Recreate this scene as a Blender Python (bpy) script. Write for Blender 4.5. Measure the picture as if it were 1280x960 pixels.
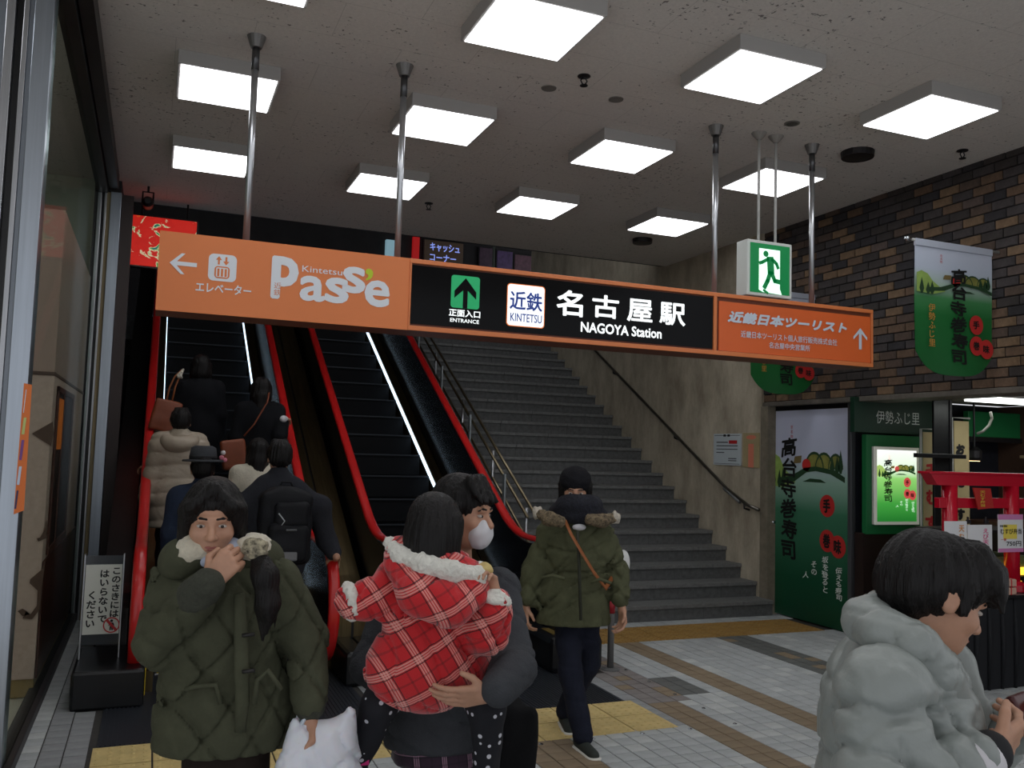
import bpy, bmesh, math, random
import numpy as np
from mathutils import Vector, Matrix
random.seed(7); rng = np.random.RandomState(5)
scene = bpy.context.scene; COL = scene.collection
for o in list(bpy.data.objects): bpy.data.objects.remove(o)
PI = math.pi

# ---------------------------------------------------------------- camera
F_PX, PITCH, ROLL, YAW = 1105.887, 0.0759058, 0.0291406, -0.3836226
H = 1.70
def cam_rot():
    cy, sy = math.cos(YAW), math.sin(YAW); cp, sp = math.cos(PITCH), math.sin(PITCH); cr, sr = math.cos(ROLL), math.sin(ROLL)
    Rz = np.array([[cy, sy, 0], [-sy, cy, 0], [0, 0, 1]]); B = np.array([[1, 0, 0], [0, 0, -1], [0, 1, 0]])
    Rp = np.array([[1, 0, 0], [0, cp, sp], [0, -sp, cp]]); Rr = np.array([[cr, -sr, 0], [sr, cr, 0], [0, 0, 1]])
    return Rr @ Rp @ B @ Rz
CM = cam_rot(); CP = np.array([0, 0, H])
cam_data = bpy.data.cameras.new('camera'); cam = bpy.data.objects.new('camera', cam_data); COL.objects.link(cam)
cam_data.sensor_width = 36; cam_data.lens = F_PX / 1280 * 36; cam_data.clip_start = .05; cam_data.clip_end = 100
cam.matrix_world = Matrix(((CM[0][0], -CM[1][0], -CM[2][0], 0), (CM[0][1], -CM[1][1], -CM[2][1], 0), (CM[0][2], -CM[1][2], -CM[2][2], H), (0, 0, 0, 1)))
scene.camera = cam
def at(x, y, ax, val):                       # the point where a sight line meets the plane axis = val
    d = CM.T @ np.array([(x - 640) / F_PX, (y - 480) / F_PX, 1]); return CP + d * ((val - CP[ax]) / d[ax])
def to_px(P):
    q = CM @ (np.array(P, float) - CP); return 640 + F_PX * q[0] / q[2], 480 + F_PX * q[1] / q[2], q[2]

# ---------------------------------------------------------------- world, exposure
w = bpy.data.worlds.new('world'); scene.world = w; w.use_nodes = True
w.node_tree.nodes['Background'].inputs[0].default_value = (.80, .82, .86, 1)
w.node_tree.nodes['Background'].inputs[1].default_value = .85
scene.view_settings.view_transform = 'Standard'; scene.view_settings.look = 'None'
scene.view_settings.gamma = 1; scene.view_settings.exposure = 0.0; scene.view_settings.use_curve_mapping = False
LAMP = 4.8                                    # luminance of the ceiling panels

# ---------------------------------------------------------------- materials
def lin(c):
    c = [v / 255 for v in c]
    return tuple((v / 12.92 if v <= .04045 else ((v + .055) / 1.055) ** 2.4) for v in c) + (1,)
MATS = {}
def mat(name, col, rough=.6, metal=0, var=0, vs=8, bump=0, bs=60, emit=0, emitcol=None, spec=.5, coat=0, col2=None, alpha=None, trans=0, sheen=0, stretch=None):
    if name in MATS: return MATS[name]
    m = bpy.data.materials.new(name); m.use_nodes = True; nt = m.node_tree; N = nt.nodes; L = nt.links
    b = N['Principled BSDF']; c = lin(col)
    b.inputs['Base Color'].default_value = c; b.inputs['Roughness'].default_value = rough; b.inputs['Metallic'].default_value = metal
    b.inputs['Specular IOR Level'].default_value = spec; b.inputs['Coat Weight'].default_value = coat
    if sheen: b.inputs['Sheen Weight'].default_value = sheen
    if trans: b.inputs['Transmission Weight'].default_value = trans
    if var or bump:
        tc = N.new('ShaderNodeTexCoord'); src = tc.outputs['Object']
        if stretch:
            mp = N.new('ShaderNodeMapping'); mp.inputs['Scale'].default_value = stretch; L.new(src, mp.inputs[0]); src = mp.outputs[0]
    if var:
        n = N.new('ShaderNodeTexNoise'); n.inputs['Scale'].default_value = vs; n.inputs['Detail'].default_value = 5; n.inputs['Roughness'].default_value = .65
        L.new(src, n.inputs['Vector'])
        r = N.new('ShaderNodeValToRGB'); r.color_ramp.elements[0].position = .3; r.color_ramp.elements[1].position = .72
        a = lin(col2) if col2 else tuple(max(0, v * (1 - var)) for v in c[:3]) + (1,)
        z = c if col2 else tuple(min(1, v * (1 + var)) for v in c[:3]) + (1,)
        r.color_ramp.elements[0].color = a; r.color_ramp.elements[1].color = z
        L.new(n.outputs['Fac'], r.inputs['Fac']); L.new(r.outputs['Color'], b.inputs['Base Color'])
    if bump:
        n2 = N.new('ShaderNodeTexNoise'); n2.inputs['Scale'].default_value = bs; n2.inputs['Detail'].default_value = 4; L.new(src, n2.inputs['Vector'])
        bp_ = N.new('ShaderNodeBump'); bp_.inputs['Strength'].default_value = bump; bp_.inputs['Distance'].default_value = .01
        L.new(n2.outputs['Fac'], bp_.inputs['Height']); L.new(bp_.outputs['Normal'], b.inputs['Normal'])
    if emit:
        b.inputs['Emission Color'].default_value = lin(emitcol or col); b.inputs['Emission Strength'].default_value = emit
    MATS[name] = m; return m
def mat_nodes(name):
    m = bpy.data.materials.new(name); m.use_nodes = True; MATS[name] = m
    return m, m.node_tree.nodes, m.node_tree.links, m.node_tree.nodes['Principled BSDF']
def math_node(N, L, op, a, b=None, clamp=False):
    n = N.new('ShaderNodeMath'); n.operation = op; n.use_clamp = clamp
    for i, v in enumerate((a, b)):
        if v is None: continue
        if isinstance(v, (int, float)): n.inputs[i].default_value = v
        else: L.new(v, n.inputs[i])
    return n.outputs[0]
def mix_col(N, L, fac, a, b):
    n = N.new('ShaderNodeMix'); n.data_type = 'RGBA'
    for s, v in (('Factor', fac), ('A', a), ('B', b)):
        sk = [i for i in n.inputs if i.name == s and (i.type == 'RGBA' if s != 'Factor' else i.type == 'VALUE')][0]
        if isinstance(v, (tuple, list)): sk.default_value = v
        elif isinstance(v, (int, float)): sk.default_value = v
        else: L.new(v, sk)
    return [o for o in n.outputs if o.type == 'RGBA'][0]

# ---------------------------------------------------------------- object helpers
BASE = {}
def base_of(o): return BASE.get(o.name, np.zeros(3)) if o else np.zeros(3)
def tag(o, label=None, cat=None, group=None, kind=None):
    if label: o['label'] = label
    if cat: o['category'] = cat
    if group: o['group'] = group
    if kind: o['kind'] = kind
    return o
def thing(name, label, cat, loc=(0, 0, 0), group=None, kind=None):
    o = bpy.data.objects.new(name, None); o.empty_display_size = .1; COL.objects.link(o); o.location = loc; BASE[o.name] = np.array(loc, float)
    return tag(o, label, cat, group, kind)
def new_obj(name, mesh, parent=None, mats=None, smooth=False):
    if mats is not None:
        for m in (mats if isinstance(mats, (list, tuple)) else [mats]): mesh.materials.append(m)
    if smooth and len(mesh.polygons): mesh.polygons.foreach_set('use_smooth', [True] * len(mesh.polygons))
    o = bpy.data.objects.new(name, mesh); COL.objects.link(o)
    if parent:
        o.parent = parent; BASE[o.name] = base_of(parent)
    return o
class MB:
    """collects shapes in world coordinates and links them as one mesh object"""
    def __init__(s): s.v = []; s.f = []; s.m = []
    def add(s, vs, fs, mi=0):
        k = len(s.v); s.v += [tuple(map(float, p)) for p in vs]; s.f += [tuple(i + k for i in f) for f in fs]; s.m += [mi] * len(fs); return s
    def box(s, lo, hi, mi=0, bev=0):
        if bev <= 0:
            x0, y0, z0 = lo; x1, y1, z1 = hi
            return s.add([(x0, y0, z0), (x1, y0, z0), (x1, y1, z0), (x0, y1, z0), (x0, y0, z1), (x1, y0, z1), (x1, y1, z1), (x0, y1, z1)],
                         [(0, 3, 2, 1), (4, 5, 6, 7), (0, 1, 5, 4), (1, 2, 6, 5), (2, 3, 7, 6), (3, 0, 4, 7)], mi)
        bm = bmesh.new(); bmesh.ops.create_cube(bm, size=1)
        for v in bm.verts: v.co = Vector([(lo[i] + hi[i]) / 2 + v.co[i] * (hi[i] - lo[i]) for i in range(3)])
        bmesh.ops.bevel(bm, geom=bm.edges[:], offset=bev, segments=2, affect='EDGES', profile=.5)
        s.bm(bm, mi); return s
    def bm(s, bm, mi=0):
        bm.verts.index_update(); s.add([v.co for v in bm.verts], [[v.index for v in f.verts] for f in bm.faces], mi); bm.free(); return s
    def quad(s, a, b, c, d, mi=0): return s.add([a, b, c, d], [(0, 1, 2, 3)], mi)
    def prism(s, pts, axis, lo, hi, mi=0):
        """polygon pts (2d) extruded along axis"""
        n = len(pts); vs = []
        for h in (lo, hi):
            for p in pts:
                q = list(p); q.insert(axis, h); vs.append(q)
        fs = [tuple(range(n))[::-1], tuple(range(n, 2 * n))] + [(i, (i + 1) % n, n + (i + 1) % n, n + i) for i in range(n)]
        return s.add(vs, fs, mi)
    def tube(s, path, r, seg=10, mi=0, cap=True, squash=None):
        path = [Vector(p) for p in path]; rr = r if isinstance(r, (list, tuple)) else [r] * len(path)
        vs = []; up = None
        for i, p in enumerate(path):
            t = (path[min(i + 1, len(path) - 1)] - path[max(i - 1, 0)]).normalized()
            if up is None:
                up = Vector((0, 0, 1)) if abs(t.z) < .9 else Vector((0, 1, 0))
            a = t.cross(up).normalized(); b = a.cross(t).normalized(); up = b
            for k in range(seg):
                q = 2 * PI * k / seg; vs.append(p + a * math.cos(q) * rr[i] * (squash[0] if squash else 1) + b * math.sin(q) * rr[i] * (squash[1] if squash else 1))
        n = len(path)
        fs = [(i * seg + k, i * seg + (k + 1) % seg, (i + 1) * seg + (k + 1) % seg, (i + 1) * seg + k) for i in range(n - 1) for k in range(seg)]
        if cap: fs += [tuple(range(seg))[::-1], tuple(range((n - 1) * seg, n * seg))]
        return s.add(vs, fs, mi)
    def lathe(s, prof, c, seg=16, mi=0, axis=2):
        vs = []
        for r, h in prof:
            for k in range(seg):
                q = 2 * PI * k / seg; p = [r * math.cos(q), r * math.sin(q)]; p.insert(axis, h); vs.append([p[i] + c[i] for i in range(3)])
        n = len(prof)
        fs = [(i * seg + k, i * seg + (k + 1) % seg, (i + 1) * seg + (k + 1) % seg, (i + 1) * seg + k) for i in range(n - 1) for k in range(seg)]
        fs += [tuple(range(seg))[::-1], tuple(range((n - 1) * seg, n * seg))]
        return s.add(vs, fs, mi)
    def mesh(s, name, off=(0, 0, 0)):
        me = bpy.data.meshes.new(name); me.from_pydata([(p[0] - off[0], p[1] - off[1], p[2] - off[2]) for p in s.v], [], s.f)
        if any(s.m): me.polygons.foreach_set('material_index', s.m)
        return me
    def build(s, name, m, parent=None, smooth=False):
        return new_obj(name, s.mesh(name, base_of(parent)), parent, m, smooth)
def struct(name, mb, m, parent=None):
    o = mb.build(name, m, parent)
    if not parent: o['kind'] = 'structure'
    return o
def P(x0, y0, z0, x1, y1, z1, name, m, parent, bev=0, smooth=False):
    return MB().box((x0, y0, z0), (x1, y1, z1), 0, bev).build(name, m, parent, smooth)

# ---------------------------------------------------------------- lettering
_tx = {}
def text_data(body, bold=0.0, sp=1.0):
    key = (body, bold, sp)
    if key in _tx: return _tx[key]
    c = bpy.data.curves.new('lettering', 'FONT'); c.body = body; c.offset = bold; c.space_character = sp; c.resolution_u = 3
    o = bpy.data.objects.new('lettering', c); COL.objects.link(o)
    me = bpy.data.meshes.new_from_object(o.evaluated_get(bpy.context.evaluated_depsgraph_get()))
    v = np.array([x.co[:2] for x in me.vertices]); f = [tuple(p.vertices) for p in me.polygons]
    bpy.data.objects.remove(o); bpy.data.curves.remove(c); bpy.data.meshes.remove(me)
    lo, hi = v.min(0), v.max(0); _tx[key] = (v, f, lo, hi); return _tx[key]
def thicken(V, Fc, b):
    if not b: return V, Fc
    n = len(V); V2 = []; F2 = []
    for i, (dx, dy) in enumerate([(0, 0)] + [(b * math.cos(PI * k / 5), b * math.sin(PI * k / 5)) for k in range(10)]):
        V2 += [(p[0] + dx, p[1] + dy, i) for p in V]; F2 += [tuple(j + n * i for j in t) for t in Fc]
    return V2, F2
def lettering(name, body, parent, o, ux, uy, w_, h_, m, bold=0.0, eps=.002, vertical=False, slant=0, sp=1.0, wob=0):
    """flat printed lettering filling the box o + ux*w + uy*h"""
    o = np.array(o, float); ux = np.array(ux, float); uy = np.array(uy, float); nrm = np.cross(ux, uy); V = []; Fc = []
    if vertical:
        n = len(body); ch = h_ / n
        for i, c in enumerate(body):
            v, f, lo, hi = text_data(c); s = min(w_ / 1.0, ch / 1.0) * .96
            q = (v - (lo + hi) / 2) * s; q[:, 0] *= w_ / s / 1.0 if w_ > s else 1
            if wob: q = q @ np.array([[1, wob * math.sin(i * 2.3 + 1)], [wob * math.cos(i * 1.7), 1]]) * (1 + .25 * wob * 2 * math.sin(i * 3.1))
            q = q + np.array([w_ / 2 + wob * w_ * .35 * math.sin(i * 1.9), h_ - ch * (i + .5)])
            k = len(V); V += list(q); Fc += [tuple(j + k for j in t) for t in f]
    else:
        v, f, lo, hi = text_data(body, 0, sp); q = (v - lo) / (hi - lo) * np.array([w_, h_]); q[:, 0] += q[:, 1] * slant; V = list(q); Fc = list(f)
    unit = (h_ / len(body)) if vertical else h_
    V, Fc = thicken([tuple(p) for p in V], Fc, bold * unit)
    pts = [o + ux * p[0] + uy * p[1] + nrm * (eps + (.00006 * p[2] if len(p) > 2 else 0)) for p in V]
    return MB().add(pts, Fc).build(name, m, parent)
def flat(name, pts, parent, o, ux, uy, m, eps=.0015):
    """flat printed shape, pts in metres along ux, uy"""
    o = np.array(o, float); ux = np.array(ux, float); uy = np.array(uy, float); nrm = np.cross(ux, uy)
    return MB().add([o + ux * p[0] + uy * p[1] + nrm * eps for p in pts], [tuple(range(len(pts)))]).build(name, m, parent)
def disc(cx, cy, rx, ry=None, n=24): return [(cx + rx * math.cos(2 * PI * k / n), cy + (ry or rx) * math.sin(2 * PI * k / n)) for k in range(n)]
def rrect(x0, y0, x1, y1, r, n=5):
    out = []
    for cx, cy, a0 in ((x1 - r, y0 + r, -90), (x1 - r, y1 - r, 0), (x0 + r, y1 - r, 90), (x0 + r, y0 + r, 180)):
        out += [(cx + r * math.cos(math.radians(a0 + 90 * k / n)), cy + r * math.sin(math.radians(a0 + 90 * k / n))) for k in range(n + 1)]
    return out
# ================================================================ THE SETTING
CEIL = 4.28
def ceiling_material():
    m, N, L, b = mat_nodes('mineral ceiling board')
    tc = N.new('ShaderNodeTexCoord'); n = N.new('ShaderNodeTexNoise'); n.inputs['Scale'].default_value = 55; n.inputs['Detail'].default_value = 6
    L.new(tc.outputs['Object'], n.inputs[0])
    big = N.new('ShaderNodeTexNoise'); big.inputs['Scale'].default_value = .9; big.inputs['Detail'].default_value = 4; L.new(tc.outputs['Object'], big.inputs[0])
    sp = N.new('ShaderNodeTexNoise'); sp.inputs['Scale'].default_value = 34; sp.inputs['Detail'].default_value = 2; L.new(tc.outputs['Object'], sp.inputs[0])
    thr = math_node(N, L, 'SUBTRACT', .80, math_node(N, L, 'MULTIPLY', big.outputs['Fac'], .26))
    spot = math_node(N, L, 'MULTIPLY', math_node(N, L, 'SUBTRACT', sp.outputs['Fac'], thr), 18, True)
    ramp = N.new('ShaderNodeValToRGB'); ramp.color_ramp.elements[0].color = lin((206, 200, 194)); ramp.color_ramp.elements[1].color = lin((232, 226, 219))
    L.new(n.outputs['Fac'], ramp.inputs[0])
    # thin board joints
    br = N.new('ShaderNodeTexBrick'); br.inputs['Scale'].default_value = 1; br.inputs['Mortar Size'].default_value = .002; br.inputs['Brick Width'].default_value = .91; br.inputs['Row Height'].default_value = .455
    L.new(tc.outputs['Object'], br.inputs[0])
    c = mix_col(N, L, math_node(N, L, 'MULTIPLY', br.outputs['Fac'], .35), ramp.outputs[0], lin((110, 104, 98)))
    c = mix_col(N, L, math_node(N, L, 'MULTIPLY', spot, .75), c, lin((60, 54, 50)))
    L.new(c, b.inputs['Base Color']); b.inputs['Roughness'].default_value = .95
    bp_ = N.new('ShaderNodeBump'); bp_.inputs['Strength'].default_value = .35; bp_.inputs['Distance'].default_value = .01; L.new(n.outputs['Fac'], bp_.inputs['Height']); L.new(bp_.outputs[0], b.inputs['Normal'])
    return m
struct('ceiling', MB().box((-3.2, -3, CEIL), (6.7, 10.3, CEIL + .35)), ceiling_material())
steel = mat('brushed steel', (176, 178, 182), .32, .95, .12, 3, stretch=(30, 30, .6))
chrome = mat('polished steel', (190, 194, 200), .14, 1)
dark_metal = mat('dark bronze metal', (52, 50, 52), .4, .7, .15, 4)
black = mat('black lacquer', (15, 16, 19), .35)
grout = mat('grout', (58, 56, 54), .9, 0, .2, 30)
floor = struct('floor', MB().box((-.66, -3, -.06), (8.6, 8.02, -.006)).box((-.75, 8.02, -.06), (6.36, 17, -.006)), grout)

# paving tiles: a dull grey field with brown bands running up to the stairs
def tile_mat(n, c, v=.16): return mat(n, c, .62, 0, v, 6, .15, 90)
T = [tile_mat('paving light grey', (176, 180, 181)), tile_mat('paving mid grey', (146, 148, 150)), tile_mat('paving brown', (137, 120, 98)),
     tile_mat('paving mauve grey', (130, 124, 122)), tile_mat('paving dark grey patch', (98, 100, 98)), tile_mat('paving pale grey', (190, 193, 192))]
TP = .12; gap = .0065
def tile_kind(x, y):
    if 3.58 < x < 3.86 and 5.5 < y < 5.98: return 4
    if 3.13 < x < 3.27 and y > 4.88: return 1
    if 3.27 < x < 3.6 and y > 5.35: return 3 if rng.rand() < .8 else 2
    if y < 7.15 and (2.1 < x < 2.44 or 3.24 < x < 3.5 or 3.98 < x < 4.25): return 2
    if y < 7.15 and 5.08 < x < 5.46: return 4 if rng.rand() < .75 else 2
    if x < -.17 and x > -.47: return 1
    if 1.3 < x < 1.8 and y > 5.4: return 1
    return 0 if rng.rand() < .8 else 5
def tile_free(x, y):
    if 4.86 < y < 5.5 and -.25 < x < 3.18: return False
    if y > 5.48 and (-.2 < x < 1.42 or 1.66 < x < 3.14): return False
    if y > 6.28 and -.40 < x < 3.38 and not 1.42 < x < 1.66: return False
    if 7.15 < y < 7.8 and x > 3.53: return False
    return True
cells = []
for i in range(-5, 54):
    for j in range(-10, 78):
        x, y = .01 + TP * i, TP * j
        if tile_free(x + TP / 2, y + TP / 2) and x < 6.42 and (y < 7.95 or x < -.42): cells.append((x, y, tile_kind(x + TP / 2, y + TP / 2)))
def score(c):
    a, b, d = to_px((c[0] + TP / 2, c[1] + TP / 2, 0))
    return 1 / d ** 2 if d > .5 and 0 < a < 1280 and 0 < b < 956 else 0
cells.sort(key=score, reverse=True)
t_mesh = []
for k in range(6):
    mb = MB(); h = TP / 2 - gap / 2; q = h - .003
    mb.add([(-h, -h, -.006), (h, -h, -.006), (h, h, -.006), (-h, h, -.006), (-h, -h, -.0015), (h, -h, -.0015), (h, h, -.0015), (-h, h, -.0015), (-q, -q, 0), (q, -q, 0), (q, q, 0), (-q, q, 0)],
           [(0, 1, 5, 4), (1, 2, 6, 5), (2, 3, 7, 6), (3, 0, 4, 7), (4, 5, 9, 8), (5, 6, 10, 9), (6, 7, 11, 10), (7, 4, 8, 11), (8, 9, 10, 11)])
    me = mb.mesh('paving_tile'); me.materials.append(T[k]); t_mesh.append((me, mb))
rest = MB()
hide = [(-.2, .55, 2.0, 4.7), (.6, 1.4, 2.4, 4.6)]
n_t = 0
for c in cells:
    if n_t < 300 and score(c) > 0:
        o = bpy.data.objects.new('paving_tile', t_mesh[c[2]][0]); COL.objects.link(o); o.parent = floor; o.location = (c[0] + TP / 2, c[1] + TP / 2, rng.uniform(-.0008, .0008)); n_t += 1
    else:
        rest.add([(p[0] + c[0] + TP / 2, p[1] + c[1] + TP / 2, p[2]) for p in t_mesh[c[2]][1].v], t_mesh[c[2]][1].f, c[2])
tag(rest.build('paving_field', T, floor), kind='stuff')
# raised-dot guide tiles
def guide_tile(name, m, s):
    mb = MB(); h = s / 2 - .005; mb.box((-h, -h, -.006), (h, h, .002))
    for a in range(5):
        for b in range(5):
            cx, cy = (a - 2) * s / 5.2, (b - 2) * s / 5.2
            ring = [(cx + r * math.cos(k * PI / 3), cy + r * math.sin(k * PI / 3), z) for r, z in ((.013, .002), (.008, .0065)) for k in range(6)]
            mb.add(ring, [(k, (k + 1) % 6, 6 + (k + 1) % 6, 6 + k) for k in range(6)] + [tuple(range(6, 12))])
    me = mb.mesh(name); me.materials.append(m); return me
ya = mat('worn yellow tactile', (206, 182, 122), .7, 0, .14, 9, .2, 60)
yb = mat('ochre tactile', (158, 122, 62), .7, 0, .25, 9, .2, 60)
ga, gb = guide_tile('tactile_tile', ya, .308), guide_tile('tactile_tile', yb, .31)
for k in range(11):
    for r in range(2):
        o = bpy.data.objects.new('tactile_tile', ga); COL.objects.link(o); o.parent = floor; o.location = (3.175 - .308 * (k + .5), 4.88 + .31 * (r + .5), 0)
for k in range(9):
    for r in range(2):
        o = bpy.data.objects.new('tactile_tile', gb); COL.objects.link(o); o.parent = floor; o.location = (6.36 - .31 * (k + .5), 7.165 + .31 * (r + .5), 0)
stud = MB().lathe([(.014, 0), (.014, .003), (.007, .006)], (0, 0, 0), 10).mesh('floor_stud'); stud.materials.append(chrome)
for x, y in [(3.56, 4.835), (3.565, 5.19), (3.565, 5.545), (3.57, 5.91), (3.575, 6.27), (3.22, 4.83), (2.88, 4.835), (2.54, 4.835), (2.2, 4.835)]:
    o = bpy.data.objects.new('floor_stud', stud); COL.objects.link(o); o.parent = floor; o.location = (x, y, 0)

# ---------------------------------------------------------------- brick wall on the right, above the shop
XB = 6.40
mortar = mat('dark mortar', (34, 32, 33), .95, 0, .2, 40)
wr = struct('wall_right', MB().box((XB + .012, 2.0, 2.33), (6.75, 8.4, CEIL)), mortar)
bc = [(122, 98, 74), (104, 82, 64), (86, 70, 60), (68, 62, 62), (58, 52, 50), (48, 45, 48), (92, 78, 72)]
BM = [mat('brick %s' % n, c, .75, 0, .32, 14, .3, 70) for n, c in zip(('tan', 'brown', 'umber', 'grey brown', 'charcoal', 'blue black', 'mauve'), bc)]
bw, bh = .212, .0822
b_me = []
for k in range(7):
    mb = MB().box((XB, -bw / 2 + .005, -bh / 2 + .005), (XB + .03, bw / 2 - .005, bh / 2 - .005), 0, .004)
    me = mb.mesh('brick'); me.materials.append(BM[k]); b_me.append((me, mb))
bricks = []
for r in range(24):
    z = 2.335 + bh * (r + .5); off = (r % 2) * bw / 2 + (.03 if r % 3 == 0 else 0)
    for c in range(-1, 31):
        y = 8.4 - bw * (c + .5) + off
        if y + bw / 2 > 8.42 or y < 2.1: continue
        top = (z - 2.3) / 2.0  # darker bricks likelier towards the top, the shade there put into colour
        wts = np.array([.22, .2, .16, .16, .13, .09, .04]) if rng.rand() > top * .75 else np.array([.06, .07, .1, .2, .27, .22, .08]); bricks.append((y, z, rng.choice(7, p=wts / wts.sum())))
def bscore(c):
    a, b, d = to_px((XB, c[0], c[1])); return 1 / d ** 2 if 0 < a < 1285 and b > 0 else 0
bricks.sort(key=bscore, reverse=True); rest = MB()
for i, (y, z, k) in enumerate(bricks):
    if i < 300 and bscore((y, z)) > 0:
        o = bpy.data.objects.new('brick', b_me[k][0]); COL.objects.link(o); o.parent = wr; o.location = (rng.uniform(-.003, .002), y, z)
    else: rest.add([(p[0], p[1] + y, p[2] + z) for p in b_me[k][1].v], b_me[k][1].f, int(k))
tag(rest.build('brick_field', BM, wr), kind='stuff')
struct('trim_1', MB().box((XB - .012, 2.0, 2.285), (6.75, 8.42, 2.335), 0, .006), mat('grey lintel steel', (112, 106, 98), .6, .3, .2, 12))

# plaster wall beside the stairs
def plaster():
    m, N, L, b = mat_nodes('stained cement plaster')
    tc = N.new('ShaderNodeTexCoord'); mp = N.new('ShaderNodeMapping'); mp.inputs['Scale'].default_value = (1, 1, .45); L.new(tc.outputs['Object'], mp.inputs[0])
    n = N.new('ShaderNodeTexNoise'); n.inputs['Scale'].default_value = 3; n.inputs['Detail'].default_value = 9; n.inputs['Roughness'].default_value = .7; L.new(mp.outputs[0], n.inputs[0])
    r = N.new('ShaderNodeValToRGB'); e = r.color_ramp.elements; e[0].position = .3; e[0].color = lin((146, 134, 116)); e[1].position = .7; e[1].color = lin((206, 196, 174))
    L.new(n.outputs['Fac'], r.inputs[0]); L.new(r.outputs[0], b.inputs['Base Color']); b.inputs['Roughness'].default_value = .85
    n2 = N.new('ShaderNodeTexNoise'); n2.inputs['Scale'].default_value = 45; L.new(tc.outputs['Object'], n2.inputs[0])
    bp_ = N.new('ShaderNodeBump'); bp_.inputs['Strength'].default_value = .2; bp_.inputs['Distance'].default_value = .01; L.new(n2.outputs['Fac'], bp_.inputs['Height']); L.new(bp_.outputs[0], b.inputs['Normal'])
    return m
pl = plaster()
struct('wall_stairs', MB().box((6.372, 8.22, -.05), (6.8, 15.0, 7.2)), pl)
struct('trim_2', MB().box((6.36, 8.09, -.006), (6.50, 8.22, 2.285), 0, .004), mat('weathered concrete jamb', (126, 118, 102), .85, 0, .25, 8, .2, 50))

# ---------------------------------------------------------------- staircase
RZ, RY, SY0 = .163, .286, 8.0
def nose(y): return RZ + RZ / RY * (y - SY0)
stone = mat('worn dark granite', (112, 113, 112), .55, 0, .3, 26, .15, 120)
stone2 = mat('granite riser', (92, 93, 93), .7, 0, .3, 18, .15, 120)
st = thing('staircase', 'wide grey granite staircase climbing beside the escalators', 'stairs', (4.9, SY0, 0))
X0, X1 = 3.42, 6.37
cut = [[X0, 4.46, 5.48, X1], [X0, 4.02, 5.05, 5.9, X1]]
seg_me = {}
for i in range(22):
    cs = cut[i % 2]
    for a, b in zip(cs[:-1], cs[1:]):
        for kind in ('tread', 'riser'):
            key = (kind, a, b)
            if key not in seg_me:
                mb = MB()
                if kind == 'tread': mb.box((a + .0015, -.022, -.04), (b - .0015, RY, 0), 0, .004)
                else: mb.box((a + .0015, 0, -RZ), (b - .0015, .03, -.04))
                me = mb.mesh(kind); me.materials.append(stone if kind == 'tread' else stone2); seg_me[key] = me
            o = bpy.data.objects.new(kind, seg_me[key]); COL.objects.link(o); o.parent = st; o.location = (-4.9, RY * i, RZ * (i + 1))
mb = MB()
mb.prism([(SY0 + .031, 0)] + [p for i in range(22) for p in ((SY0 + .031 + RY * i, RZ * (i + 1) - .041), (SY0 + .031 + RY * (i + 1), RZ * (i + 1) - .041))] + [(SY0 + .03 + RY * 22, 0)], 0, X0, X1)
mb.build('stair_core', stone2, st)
# wall handrail with brackets
hr = thing('wall_handrail', 'steel handrail fixed to the stained wall right of the stairs', 'handrail', (6.30, 8.2, 1.1))
pth = [(6.30, 8.16, 1.13), (6.30, 8.36, 1.17)] + [(6.30, y, nose(y) + .74) for y in (8.75, 10, 12, 13.8)]
MB().tube(pth, .02, 10).build('rail', mat('worn handrail steel', (128, 124, 116), .3, .95, .2, 5), hr, True)
MB().tube([(6.30, 8.50, 1.20), (6.30, 8.80, nose(8.8) + .72)], .026, 10).build('sleeve', mat('grey tape', (120, 122, 122), .7), hr, True)
for y in (8.42, 9.9, 11.6, 13.2):
    z = nose(y) + .74 if y > 8.5 else 1.18
    MB().tube([(6.30, y, z), (6.30, y, z - .05), (6.37, y, z - .07)], .012, 8).build('bracket', dark_metal, hr, True)
# free-standing rail between stairs and escalator
hr2 = st
for x, dz in ((3.60, .80), (3.50, .80), (3.55, .5)):
    MB().tube([(x, y, nose(y) + dz) for y in (8.15, 10, 12, 14.0)], .016, 8).build('stair_rail', mat('dull brass tube', (142, 130, 104), .3, .9), hr2, True)
for y in (8.3, 9.3, 10.4, 11.6, 12.8, 13.9):
    MB().tube([(3.55, y, nose(y) - .12), (3.55, y, nose(y) + .8)], .018, 8).build('rail_post', steel, hr2, True)
hp = st
for y in (8.7, 9.85, 11.02, 12.18, 13.3):
    MB().box((3.445, y - .03, nose(y) - .2), (3.465, y + .03, nose(y) + .90), 0, .004).build('frosted_post', mat('frosted post', (150, 158, 160), .35, .2), hp)

# ---------------------------------------------------------------- escalators
def zn(y):
    if y < 7.1: return 0
    if y < 7.7: return .577 * (y - 7.1) ** 2 / 1.2
    return .577 * (y - 7.4)
YS = [6.6, 6.85, 7.1, 7.25, 7.4, 7.55, 7.7, 8.5, 9.5, 11, 12.5, 14.1]
def ribbon(x0, x1, lo, hi, ys=YS):
    mb = MB(); n = len(ys); vs = []
    for y in ys:
        a = lo(y) if callable(lo) else lo; b = hi(y); vs += [(x0, y, a), (x1, y, a), (x1, y, b), (x0, y, b)]
    fs = [(i * 4 + k, (i + 1) * 4 + k, (i + 1) * 4 + (k + 1) % 4, i * 4 + (k + 1) % 4) for i in range(n - 1) for k in range(4)]
    fs += [(0, 1, 2, 3), (n * 4 - 1, n * 4 - 2, n * 4 - 3, n * 4 - 4)]
    return mb.add(vs, fs)
red = mat('red rubber handrail', (196, 30, 30), .28, 0, .06, 5, spec=.6)
bal = mat('smoked glass balustrade', (16, 18, 22), .22, 0, spec=.4)
brass = mat('brushed bronze deck', (112, 98, 70), .3, .9, .3, 2.2, stretch=(14, .7, .7))
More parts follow.
